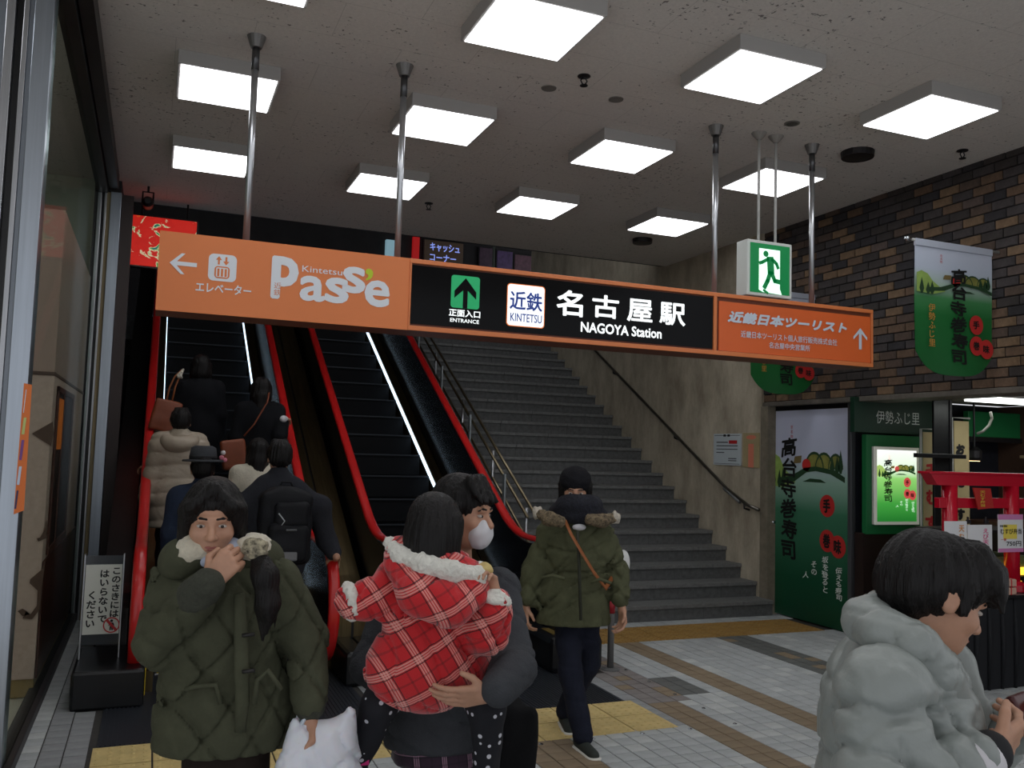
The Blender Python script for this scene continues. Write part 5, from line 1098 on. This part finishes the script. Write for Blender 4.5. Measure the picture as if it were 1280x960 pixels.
def plaid(name, base, dark, light, sc, rot=.6, rough=.85):
    m, N, L, b = mat_nodes(name); tc = N.new('ShaderNodeTexCoord'); mp = N.new('ShaderNodeMapping'); mp.inputs['Rotation'].default_value = (0, rot, 0); mp.inputs['Scale'].default_value = (1 / sc, 1 / sc, 1 / sc); L.new(tc.outputs['Object'], mp.inputs[0])
    s = N.new('ShaderNodeSeparateXYZ'); L.new(mp.outputs[0], s.inputs[0]); col = lin(base)
    def band(ax, c0, wd):
        f = math_node(N, L, 'FRACT', s.outputs[ax]); return math_node(N, L, 'LESS_THAN', math_node(N, L, 'ABSOLUTE', math_node(N, L, 'SUBTRACT', f, c0)), wd)
    for ax in (0, 2):
        for c0, wd, cc, al in ((.30, .022, light, .55), (.37, .022, light, .55), (.44, .022, light, .55), (.24, .014, dark, .9), (.50, .014, dark, .9), (.9, .03, dark, .35)): col = mix_col(N, L, math_node(N, L, 'MULTIPLY', band(ax, c0, wd), al), col, lin(cc))
    L.new(col, b.inputs['Base Color']); b.inputs['Roughness'].default_value = rough; b.inputs['Sheen Weight'].default_value = .3; n = N.new('ShaderNodeTexNoise'); n.inputs['Scale'].default_value = 180; L.new(tc.outputs['Object'], n.inputs[0]); bp_ = N.new('ShaderNodeBump'); bp_.inputs['Strength'].default_value = .2; bp_.inputs['Distance'].default_value = .01; L.new(n.outputs['Fac'], bp_.inputs['Height']); L.new(bp_.outputs[0], b.inputs['Normal']); return m
mesh_obj('shirt_hem', [Sdf().cap(JB['pel'], V3(JB['pel'][0], JB['pel'][1], .45), .188, .19, .02, R=R, sq=(1, .7, 1)).mesh(.01, folds(.004, 40, 3), [((0, 0, .60), (0, 0, -1)), ((0, 0, .72), (0, 0, 1))])], plaid('purple plaid shirt', (54, 34, 52), (20, 16, 26), (190, 150, 170), .09, .1), oB)
mesh_obj('cuff', [Sdf().cap(B(646, 838, -.30), B(624, 862, -.41), .064, .056, .02).mesh(.009, creases(.006, 30, 3))], char, cB)
MB().lathe([(.012, -.004), (.012, .004)], B(622, 842, -.2), 12, axis=1).build('cuff_button', black, cB)
bb = thing('shoulder_bag', 'black shoulder bag hanging at the hip of the man with the child', 'bag', tuple(B(634, 985, .05))); mesh_obj('bag_body', [Sdf().box(B(630, 925, .05), (.045, .10, .115), .03, .02).mesh(.010, folds(.006, 40, 7))], cloth('black nylon', (16, 16, 18), .1, .1), bb)
MB().tube([B(640, 885, .05), B(636, 820, .17), B(600, 730, .2), B(560, 722, .19)], .012, 8, squash=(1.6, .5)).build('strap', cloth('black nylon', (16, 16, 18)), bb, True)
# ---------------------------------------------------------------- child in a red plaid coat
DC = 2.85
K = lambda x, y, d=0: atd(x, y, DC + d)
hip = K(538, 850, .06); bC = tuple(K(538, 985, .05)); ch = thing('person', 'small child in a red plaid coat carried on the man\'s arms', 'person', bC)
red_pl = plaid('red plaid wool', (196, 26, 34), (38, 12, 16), (236, 180, 168), .105, .55)
nk = K(548, 702, .0); hd = K(546, 662, .0); RHc = rotz(math.radians(128)) @ rotx(.12)
core = Sdf().cap(hip, nk, .09, .05, .03).cap(nk, hd, .04, .045, .02)
arms = {'l': [K(497, 722, .02), K(468, 748, -.02), K(440, 752, -.04)], 'r': [K(590, 738, .0), K(608, 792, -.06), K(620, 760, -.09)]}
lg = {'l': [K(492, 850, .08), K(476, 880, .0), K(447, 950, .02)], 'r': [K(588, 850, .08), K(608, 885, -.0), K(608, 978, .02)]}
for a in arms.values(): core.cap(a[0], a[1], .03, .028, .02).cap(a[1], a[2], .028, .022, .02)
for a in lg.values(): core.cap(a[0], a[1], .04, .035, .02).cap(a[1], a[2], .034, .025, .02)
parts = [core.mesh(.014), head_skin(hd, RHc, .86).mesh(.0055), hand(Sdf(), K(618, 742, -.09), K(611, 715, -.10) - K(619, 742, -.09), V3(-.7, -.5, .2), V3(-.5, .7, .2), s=.66, curl=(.7, .9, .6), thumb=.5).mesh(.0036), hand(Sdf(), K(452, 751, -.03), V3(-1, .1, -.1), V3(0, 0, -1), V3(0, 1, 0), s=.4).mesh(.004)]
mesh_obj('body', parts, skin, ch); face_parts(hd, RHc, .86, ch)
sd = hair_cap(hd, RHc, .90, 'bob'); sd.cap(hd + RHc @ V3(-.02, .05, -.02), hd + RHc @ V3(-.03, .07, -.16), .075, .05, .04); mesh_obj('hair', [sd.mesh(.0058, strands(hd, RHc, .0016))], hair_m, ch)
sd = Sdf(); sd.cap(K(545, 732, .0), K(540, 800, .0), .125, .165, .06, sq=(1, .78, 1)).ell(K(536, 835, .0), (.205, .135, .125), .06)
for k_, a in arms.items(): sd.cap(nk - V3(0, 0, .03), a[0], .05, .062, .04).cap(a[0], a[1], .062, .060, .03).cap(a[1], a[2], .060, .052, .025)
cC = mesh_obj('coat', [sd.mesh(.0075, creases(.019, 18, 17, 9, .006))], red_pl, ch)
hood = [K(497, 706, -.07), K(525, 742, -.14), K(560, 755, -.15), K(590, 742, -.11)]
mesh_obj('hood', [Sdf().chain(hood, [.045, .062, .062, .048], .04).chain([K(500, 690, -.02), K(540, 706, -.08), K(585, 722, -.08)], [.05, .055, .05], .04).mesh(.008, creases(.010, 26, 19))], red_pl, ch)
fur = mat('white fleece trim', (226, 224, 214), .95, 0, .08, 30, .9, 90, sheen=.5)
mesh_obj('fur_trim', [Sdf().chain([K(487, 678, -.02), K(500, 694, -.09), K(530, 706, -.14), K(565, 714, -.15), K(597, 720, -.11), K(600, 708, -.06)], [.02, .027, .029, .029, .027, .018], .02).mesh(.0058, folds(.004, 240, 6))], fur, ch)
mesh_obj('fur_cuff', [Sdf().chain(torus_pts(K(438, 752, -.045), .044, .044, 0, roty(PI / 2 - .15), 0, 2 * PI, 16), .016, .012).ell(K(439, 752, -.045), (.02, .042, .042), .01).mesh(.0055, folds(.003, 240, 6))], fur, cC)
mesh_obj('fur_cuff', [Sdf().ell(K(619, 748, -.09), (.052, .05, .032), .01, R=roty(.35)).mesh(.0055, folds(.004, 240, 5))], fur, cC)
def dots_mat():
    m, N, L, b = mat_nodes('polka dot leggings'); tc = N.new('ShaderNodeTexCoord'); v = N.new('ShaderNodeTexVoronoi'); v.inputs['Scale'].default_value = 30; v.inputs['Randomness'].default_value = .35; L.new(tc.outputs['Object'], v.inputs[0])
    f = math_node(N, L, 'LESS_THAN', v.outputs['Distance'], .22); L.new(mix_col(N, L, f, lin((16, 17, 26)), lin((206, 206, 214))), b.inputs['Base Color']); b.inputs['Roughness'].default_value = .8; return m
sd = Sdf()
for a in lg.values(): sd.cap(a[0], a[1], .066, .058, .03).cap(a[1], a[2], .056, .042, .03)
mesh_obj('leggings', [sd.mesh(.008, folds(.004, 50, 11))], dots_mat(), ch)
for a, s_ in ((lg['l'], -1), (lg['r'], 1)):
    e = a[2]; d = V3(-.35 * (1 if s_ < 0 else -.3), .65, -.55); sh_ = mesh_obj('shoe', [Sdf().cap(e + V3(0, 0, -.03), e + V3(0, 0, -.05) + unit(d) * .10, .036, .032, .02).mesh(.008)], mat('purple glitter shoe', (56, 44, 78), .4, 0, .9, 90), ch)
    mesh_obj('sole', [Sdf().cap(e + V3(-.012 * 1, 0, -.058), e + V3(-.012, 0, -.085) + unit(d) * .105, .026, .024, .02).mesh(.008)], mat('white rubber', (206, 206, 206), .6), sh_)
    MB().box(e + V3(.0, -.045, -.005), e + V3(.028, -.036, .03), 0, .003).build('pink_tab', mat('pink tab', (214, 40, 130), .6), sh_)
br_ = thing('bread_piece', 'bitten piece of bread in the child\'s hand', 'food', tuple(K(605, 716, -.10))); mesh_obj('crumb', [Sdf().ell(K(604, 710, -.10), (.034, .02, .018), .01, R=roty(.3)).ell(K(599, 704, -.11), (.018, .02, .012), .01, -1).mesh(.004, folds(.002, 150, 3))], mat('bread crumb', (206, 184, 122), .9, 0, .1, 40), br_); mesh_obj('crust', [Sdf().ell(K(604, 715, -.10), (.034, .019, .009), .01, R=roty(.3)).mesh(.004)], mat('bread crust', (150, 98, 50), .8), br_)
# ---------------------------------------------------------------- woman walking past in a green parka
bW = (2.42, 4.88, 0); DW = 5.42
W_ = lambda x, y, d=0: atd(x, y, DW + d)
park = cloth('olive parka cotton', (84, 86, 64), .2); th = math.radians(-24)
JW = std_joints(bW, 1.63, th, head=W_(719, 612, 0), neck=W_(720, 650, .02), chest=W_(719, 690, .02), pel=W_(717, 758, .02), sl=W_(751, 664, .0), sr=W_(686, 664, .02), el=W_(772, 716, .02), wl=W_(777, 756, -.06), er=W_(668, 714, .03), wr=W_(658, 754, .0),
    hl=W_(733, 768, .03), hr=W_(708, 768, .03), kl=W_(735, 830, .08), kr=W_(714, 845, -.12), al=at(707, 893, 1, 5.13), ar=at(728, 922, 1, 4.70))
jean = cloth('dark indigo denim', (28, 31, 44), .15, .3, 160); cv = mat('dark green canvas shoe', (40, 46, 42), .8); rub = mat('white shoe rubber', (214, 212, 204), .6)
oW, cW, RH, R = make_person('woman in an olive parka and dark scarf walking past the stairs', bW, th, 1.63, JW, dict(m=park, hem=.66, cw=.19, cd=.14, hw=.20, hd=.15, flare=1.1, arm=(.072, .062, .055), disp=creases(.028, 17, 33, 10, .007)), dict(m=jean, r=(.085, .066, .062)), 'bob', (0, .25, 0),
    dict(l=(V3(.05, -.1, -1), V3(-1, 0, 0), V3(0, -1, 0), dict(curl=(.6, .6, .4))), r=(V3(-.1, -.1, -1), V3(1, 0, 0), V3(0, -1, 0), dict(curl=(.6, .6, .4)))), res=.012, shoes=(cv, rub), shoe_dir=[V3(-.3, -1, 0), V3(-.05, -1, 0)])
c = JW['head']; g = lambda x, y, z: c + RH @ V3(x, y, z)
mesh_obj('knit_cap', [Sdf().ell(g(0, .02, .055), (.098, .112, .085), .03, R=RH).mesh(.009, folds(.002, 120, 4))], cloth('black knit', (24, 24, 28), .2, .6, 90), oW)
scf = mat('navy knit scarf', (38, 40, 52), .95, 0, .7, 70, .9, 60, col2=(16, 17, 22))
nk = JW['neck']; mesh_obj('scarf', [Sdf().chain(torus_pts(nk + V3(0, -.01, .03), .115, .10, -.15, R, 0, 2 * PI, 18), .055, .03).chain(torus_pts(nk + V3(0, -.045, .10), .085, .088, -.05, R, 0, 2 * PI, 18), .05, .03).mesh(.0095, folds(.009, 44, 5))], scf, oW)
furw = mat('speckled fur', (150, 132, 104), .95, 0, 1, 55, .9, 80, col2=(36, 30, 24)); tip = mat('pale fur tip', (190, 182, 168), .95, 0, .2, 40, .9, 90)
for sgn, p0, p1 in ((-1, (672, 641), (700, 652)), (1, (768, 647), (738, 650))):
    mesh_obj('fur_collar', [Sdf().chain([W_(*p0, -.10), W_((p0[0] + p1[0]) / 2, (p0[1] + p1[1]) / 2 + 2, -.16), W_(*p1, -.19)], [.028, .04, .034], .02).mesh(.008, folds(.004, 190, 5))], furw, oW); mesh_obj('fur_tip', [Sdf().ell(W_(*p0, -.10), (.034, .034, .038), .01).mesh(.007, folds(.006, 150, 7))], tip, oW)
mesh_obj('shirt_collar', [Sdf().ell(W_(724, 659, -.13), (.045, .03, .02), .01).mesh(.009)], mat('white shirt', (210, 208, 212), .8), oW)
for p in ([(676, 722), (690, 719), (706, 723)], [(738, 728), (750, 724), (764, 729)]): MB().tube([W_(x, y, -.19) for x, y in p], .010, 8).build('pocket_flap', park, cW, True)
MB().tube([W_(722, 664, -.17), W_(724, 710, -.20), W_(726, 775, -.20)], .010, 8).build('zip_placket', mat('dark placket', (48, 50, 38), .8), cW, True)
sb = thing('crossbody_bag', 'small white bag on a tan strap worn by the walking woman', 'bag', tuple(W_(782, 730, .1))); mesh_obj('bag_body', [Sdf().ell(W_(779, 704, .14), (.045, .035, .085), .02).mesh(.010)], mat('white leather', (222, 222, 220), .4), sb)
MB().tube([W_(706, 650, -.17), W_(714, 668, -.205), W_(728, 692, -.215), W_(742, 715, -.20), W_(757, 735, -.13), W_(772, 712, .02)], .011, 8, squash=(1.5, .5)).build('strap', mat('tan leather', (150, 88, 48), .5), sb, True)
# ---------------------------------------------------------------- man in a grey down jacket, front right
DD = 1.95
D = lambda x, y, d=0: atd(x, y, DD + d)
bD = tuple(np.array([D(1120, 900)[0], D(1120, 900)[1], 0])); grey = mat('grey down jacket', (142, 148, 145), .38, 0, .06, 6, .9, 11, spec=.5); thD = math.radians(74)
JD = std_joints(bD, 1.66, thD, head=D(1171, 745, 0), neck=D(1140, 822, .0), chest=D(1120, 905, .0), pel=D(1112, 1060, .0), sr=D(1105, 868, -.17), sl=D(1165, 862, .17), er=D(1104, 990, -.24), wr=D(1236, 940, -.20), el=D(1190, 950, .22), wl=D(1276, 902, .02))
def down_seams(x, y, z):
    o = creases(.0085, 12, 77, 9, .0035)(x, y, z)
    for a, b, ts, w_ in ((JD['sr'], JD['er'], (.03, .125, .215), .009), (JD['er'], JD['wr'], (.05, .13, .20), .008), (JD['el'], JD['wl'], (.06, .14), .008)):
        u = unit(b - a); X, Y, Z = x - a[0], y - a[1], z - a[2]; t = X * u[0] + Y * u[1] + Z * u[2]; r = np.sqrt(np.maximum(0, X * X + Y * Y + Z * Z - t * t)); mk = np.clip((.14 - r) / .03, 0, 1) * np.clip((t + .02) / .03, 0, 1)
        tw = t + .012 * np.sin(28 * X + 17 * Z) + .006 * np.sin(61 * Y + 40 * X)
        for q in ts: o = o + .015 * mk * np.exp(-((tw - q) / w_) ** 2)
    back = np.clip(((x - JD['chest'][0]) * -.27 + (y - JD['chest'][1]) * .0 + .14) / .05, 0, 1)
    zz = z + .010 * np.sin(16 * y + 9 * x)
    for q in (1.22, 1.06, .92): o = o + .011 * np.exp(-((zz - q) / .009) ** 2) * back
    return o
oD, cD, RH, R = make_person('man in a grey down jacket looking down at his hands, front right', bD, thD, 1.66, JD, dict(m=grey, hem=.72, cw=.185, cd=.135, hw=.20, hd=.155, flare=1.02, arm=(.095, .09, .058), disp=down_seams, k=.018), dict(m=cloth('dark trousers', (30, 30, 34))), None, (0, .42, .05),
    dict(r=(D(1280, 915, -.12) - D(1236, 940, -.20), V3(.0, .8, .3), V3(-.1, .3, .95), dict(curl=(.5, .7, .5), thumb=.3)), l=(D(1300, 918, -.06) - D(1276, 902, .02), V3(.2, -.8, .3), V3(0, 0, 1), dict(curl=(.6, .7, .5), thumb=.3))), res=.0085, shoes=(black, black))
c = JD['head']; g = lambda x, y, z: c + RH @ V3(x, y, z)
sd = hair_cap(c, RH, 1.03, 'short'); sd.ell(g(0, -.035, .072), (.082, .082, .062), .03, R=RH)
for x_, z_ in ((-.065, .02), (-.04, .035), (-.01, .03), (.02, .04), (.05, .025)): sd.cap(g(x_ * .9, -.07, .09), g(x_ * 1.08, -.106, z_), .024, .006, .02)
sd.ell(g(0, .075, .02), (.08, .06, .09), .03, R=RH)
mesh_obj('hair', [sd.mesh(.0055, strands(c, RH, .002))], hair_m, oD)
cl_ = Sdf(); near = [D(1118, 758, .06), D(1085, 775, -.02), D(1108, 792, -.10), D(1140, 808, -.14), D(1168, 838, -.13), D(1196, 882, -.10), D(1204, 925, -.08)]
cl_.chain(near, [.042, .052, .050, .050, .050, .042, .03], .014); cl_.chain([D(1118, 758, .06), D(1150, 780, .13), D(1190, 830, .12), D(1212, 885, .06), D(1210, 925, .0)], [.042, .05, .048, .042, .03], .014)
pl_ = [(1118, 768), (1128, 790), (1160, 818), (1185, 858)]
mesh_obj('collar', [cl_.mesh(.0072, creases(.008, 26, 9, 8, .003))], grey, oD)
MB().tube([D(1193, 860, -.13), D(1203, 900, -.125), D(1208, 945, -.12)], .006, 8).build('zip', mat('zip', (90, 92, 94), .3, .6), cD, True)
mesh_obj('shirt_cuff', [Sdf().cap(D(1216, 952, -.21), D(1226, 947, -.205), .05, .048, .01).mesh(.0075)], mat('white shirt', (210, 208, 212)), cD); mesh_obj('dark_cuff', [Sdf().cap(D(1226, 946, -.205), D(1237, 940, -.20), .046, .042, .01).mesh(.0075)], mat('black cuff', (22, 22, 26), .8), cD)
ph = thing('mobile_phone', 'dark red and black phone held in the grey jacketed man\'s hands', 'phone', tuple(D(1290, 915, -.05))); mesh_obj('case', [Sdf().box(D(1290, 908, -.06), (.035, .006, .065), .004, .004, R=rotz(.3) @ rotx(-.5)).mesh(.005)], mat('dark red case', (70, 20, 22), .3), ph)
# ---------------------------------------------------------------- people riding the left escalator (seen from behind)
def rider(label, base, h, coatm, hem, hair, legm, disp=None, cw=.20, hw=.20, arm=(.075, .065, .052), hands=None, res=.014, **ov):
    J = std_joints(base, h, PI, **ov)
    r = make_person(label, base, PI, h, J, dict(m=coatm, hem=base[2] + hem, cw=cw, cd=.135, hw=hw, hd=.145, arm=arm, disp=disp, collar=True), dict(m=legm), hair, (0, 0, 0), hands, hs=.97, res=res, shoes=(black, black), fc=True); return r + (J,)
blkc = cloth('black wool coat', (17, 18, 22), .15, .3, 150); navy = cloth('dark grey blouson', (46, 47, 53), .12, .3, 90); denim = cloth('blue jeans', (44, 54, 74), .2); blackt = cloth('black trousers', (24, 24, 27)); cream = mat('taupe puffer shell', (172, 158, 140), .45, 0, .08, 8, .2, 50)
Y3 = 6.40
h3 = lambda x, y, Y=Y3: at(x, y, 1, Y)
o3, c3, RH, R, J3 = rider('man with a black backpack stepping onto the left escalator', (.84, 6.42, 0.006), 1.72, navy, .80, 'short', blackt, folds(.006, 22, 41), .225, .20, (.085, .072, .055), dict(r=(V3(.1, .9, -.25), V3(0, -.2, -1), V3(-1, 0, 0), dict(curl=(.5, .7, .4)))), .011, sr=h3(399, 634), sl=h3(304, 634), er=h3(408, 676, 6.44), wr=h3(420, 697, 6.36), el=h3(292, 690, 6.5), wl=h3(300, 735, 6.4))
kp = thing('backpack', 'black backpack with pale cord on the man at the escalator foot', 'backpack', tuple(h3(355, 735, 6.2))); nyl = cloth('black nylon pack', (20, 21, 25), .15, .25, 90, .6)
pc = h3(355, 660, 6.20); mesh_obj('pack_body', [Sdf().box(pc, (.125, .06, .19), .05, .03).ell(pc + V3(0, -.01, .19), (.15, .10, .10), .06).mesh(.012, folds(.006, 30, 3))], nyl, kp)
mesh_obj('front_pocket', [Sdf().box(pc + V3(.01, -.10, -.09), (.09, .035, .09), .04, .02).mesh(.010, folds(.005, 36, 4))], nyl, kp); mesh_obj('top_pocket', [Sdf().box(pc + V3(.03, -.095, .10), (.08, .03, .05), .035, .02).mesh(.010, folds(.004, 36, 6))], nyl, kp)
MB().tube([pc + V3(-.05, -.02, .26), pc + V3(-.03, -.02, .31), pc + V3(.03, -.02, .31), pc + V3(.05, -.02, .26)], .009, 8).build('grab_handle', nyl, kp, True)
pale = mat('pale cord', (170, 174, 176), .6)
MB().tube([pc + V3(-.06, -.155, .11), pc + V3(-.02, -.16, .06), pc + V3(-.04, -.16, .03), pc + V3(.01, -.16, .0), pc + V3(.0, -.16, -.04)], .005, 6).build('cord', pale, kp, True)
MB().box(pc + V3(-.05, -.182, -.20), pc + V3(.07, -.172, -.14), 0, .01).build('mesh_patch', mat('grey mesh', (110, 110, 112), .8), kp); MB().box(pc + V3(-.01, -.18, -.005), pc + V3(.06, -.172, .008), 0, .003).build('zip_pull', mat('zip', (90, 92, 94)), kp)
for s_ in (-1, 1): MB().tube([pc + V3(s_ * .12, .06, .18), J3['s' + ('r' if s_ > 0 else 'l')] + V3(-s_ * .06, -.02, .085), J3['s' + ('r' if s_ > 0 else 'l')] + V3(-s_ * .06, .12, .0)], .018, 8, squash=(1.5, .5)).build('shoulder_strap', nyl, kp, True)
o2, c2, RH, R, J2 = rider('man in a grey felt hat on the left escalator', (.36, 6.98, .006), 1.60, denim, .82, 'short', blackt, None, .2, .19)
c = J2['head'] + V3(0, 0, .065); hat = cloth('grey felt', (70, 72, 76), .1, .3, 200); MB().lathe([(.145, -.004), (.15, .0), (.145, .010), (.098, .014), (.097, .05), (.088, .10), (.06, .115), (.02, .108)], c, 28).build('felt_hat', hat, o2, True); MB().lathe([(.1, .014), (.1, .04), (.098, .042)], c, 28).build('hat_band', mat('dark hat band', (34, 34, 38), .7), o2, True)
y1 = 8.17
o1, c1, RH, R, J1 = rider('woman in a long taupe puffer jacket holding the left handrail', (.22, y1, .47), 1.50, cream, .50, 'short', blackt, puffs(.016, .115, 2), .205, .215, (.085, .075, .058), dict(l=(V3(-.6, .8, -.15), V3(0, .1, -1), V3(.8, .6, 0), dict(curl=(.3, .5, .4)))), .012, wl=at(189, 582, 1, y1 + .12), el=at(186, 618, 1, y1 - .02))
mesh_obj('hood', [Sdf().chain(torus_pts(J1['neck'] + V3(0, -.06, -.03), .11, .09, .35, rotz(0), PI * 1.02, PI * 1.98), .048, .03).ell(J1['neck'] + V3(0, -.10, -.07), (.10, .06, .07), .04).mesh(.012, folds(.006, 34, 4))], cream, o1)
MB().box(J1['neck'] + V3(-.05, -.172, -.10), J1['neck'] + V3(.05, -.164, -.05), 0, .003).build('hood_tab', cream, c1)
o4, c4, RH, R, J4 = rider('long haired woman in a cream jacket beside the man with the backpack', (.84, 7.80, .239), 1.49, mat('cream wool', (206, 198, 180), .85, 0, .1, 14, .5, 70), .62, 'long', blackt, folds(.006, 24, 51), .2, .2)
o5, c5, RH, R, J5 = rider('woman in black with a brown shoulder bag on the left escalator', (.93, 8.64, .70), 1.62, blkc, .55, 'long', blackt, folds(.006, 24, 61), .2, .21, (.075, .065, .052), dict(r=(V3(.3, .9, .0), V3(0, .1, -1), V3(-1, .3, 0), dict(curl=(.4, .5, .4)))), .014, wr=at(356, 524, 1, 8.55), er=at(350, 545, 1, 8.5))
tan = mat('brown leather', (132, 66, 38), .45, 0, .15, 8); tan2 = mat('tan leather', (150, 88, 48))
mesh_obj('pale_cuff', [Sdf().cap(J5['wr'] - V3(.02, .05, 0), J5['wr'], .034, .032, .01).mesh(.009)], mat('white shirt', (210, 208, 212)), c5)
g5 = lambda x, y, Y=8.44: at(x, y, 1, Y)
s5 = thing('handbag', 'brown leather bag with a pink charm on the woman in black', 'bag', tuple(g5(296, 590))); mesh_obj('bag_body', [Sdf().box(g5(292, 568), (.085, .035, .11), .025, .02, R=roty(-.15)).mesh(.011)], tan, s5)
MB().tube([g5(305, 545), g5(318, 530), g5(334, 503), g5(336, 492, 8.5)], .014, 8, squash=(1.6, .5)).build('strap', tan, s5, True)
for i, (x, y) in enumerate(((279, 566), (277, 572), (281, 575))): mesh_obj('charm_bead', [Sdf().ell(g5(x, y, 8.33), (.022, .018, .022), .01).mesh(.007)], mat('pink charm' if i else 'white charm', (222, 130, 150) if i else (224, 220, 220), .5), s5)
o6, c6, RH, R, J6 = rider('person in black with a brown tote highest on the left escalator', (.40, 9.04, .94), 1.59, blkc, .55, 'bob', blackt, folds(.006, 24, 71), .2, .21)
g6 = lambda x, y, Y=8.84: at(x, y, 1, Y)
s6 = thing('tote_bag', 'brown leather tote carried by the highest rider on the escalator', 'bag', tuple(g6(208, 540))); mesh_obj('bag_body', [Sdf().box(g6(207, 520), (.10, .05, .13), .02, .02, R=roty(.2)).mesh(.012, folds(.005, 30, 4))], tan, s6)
for dx in (0, 7): MB().tube([g6(208 + dx, 502), g6(212 + dx, 484), g6(219 + dx * .8, 470), g6(228, 462, 8.9)], .008, 8).build('strap', tan2, s6, True)
mesh_obj('scarf_knot', [Sdf().chain([g6(229, 462, 8.82), g6(224, 470, 8.80), g6(227, 472, 8.8)], [.012, .022, .012], .01).mesh(.008)], mat('pale printed scarf', (190, 184, 170), .8, 0, .8, 60), s6)
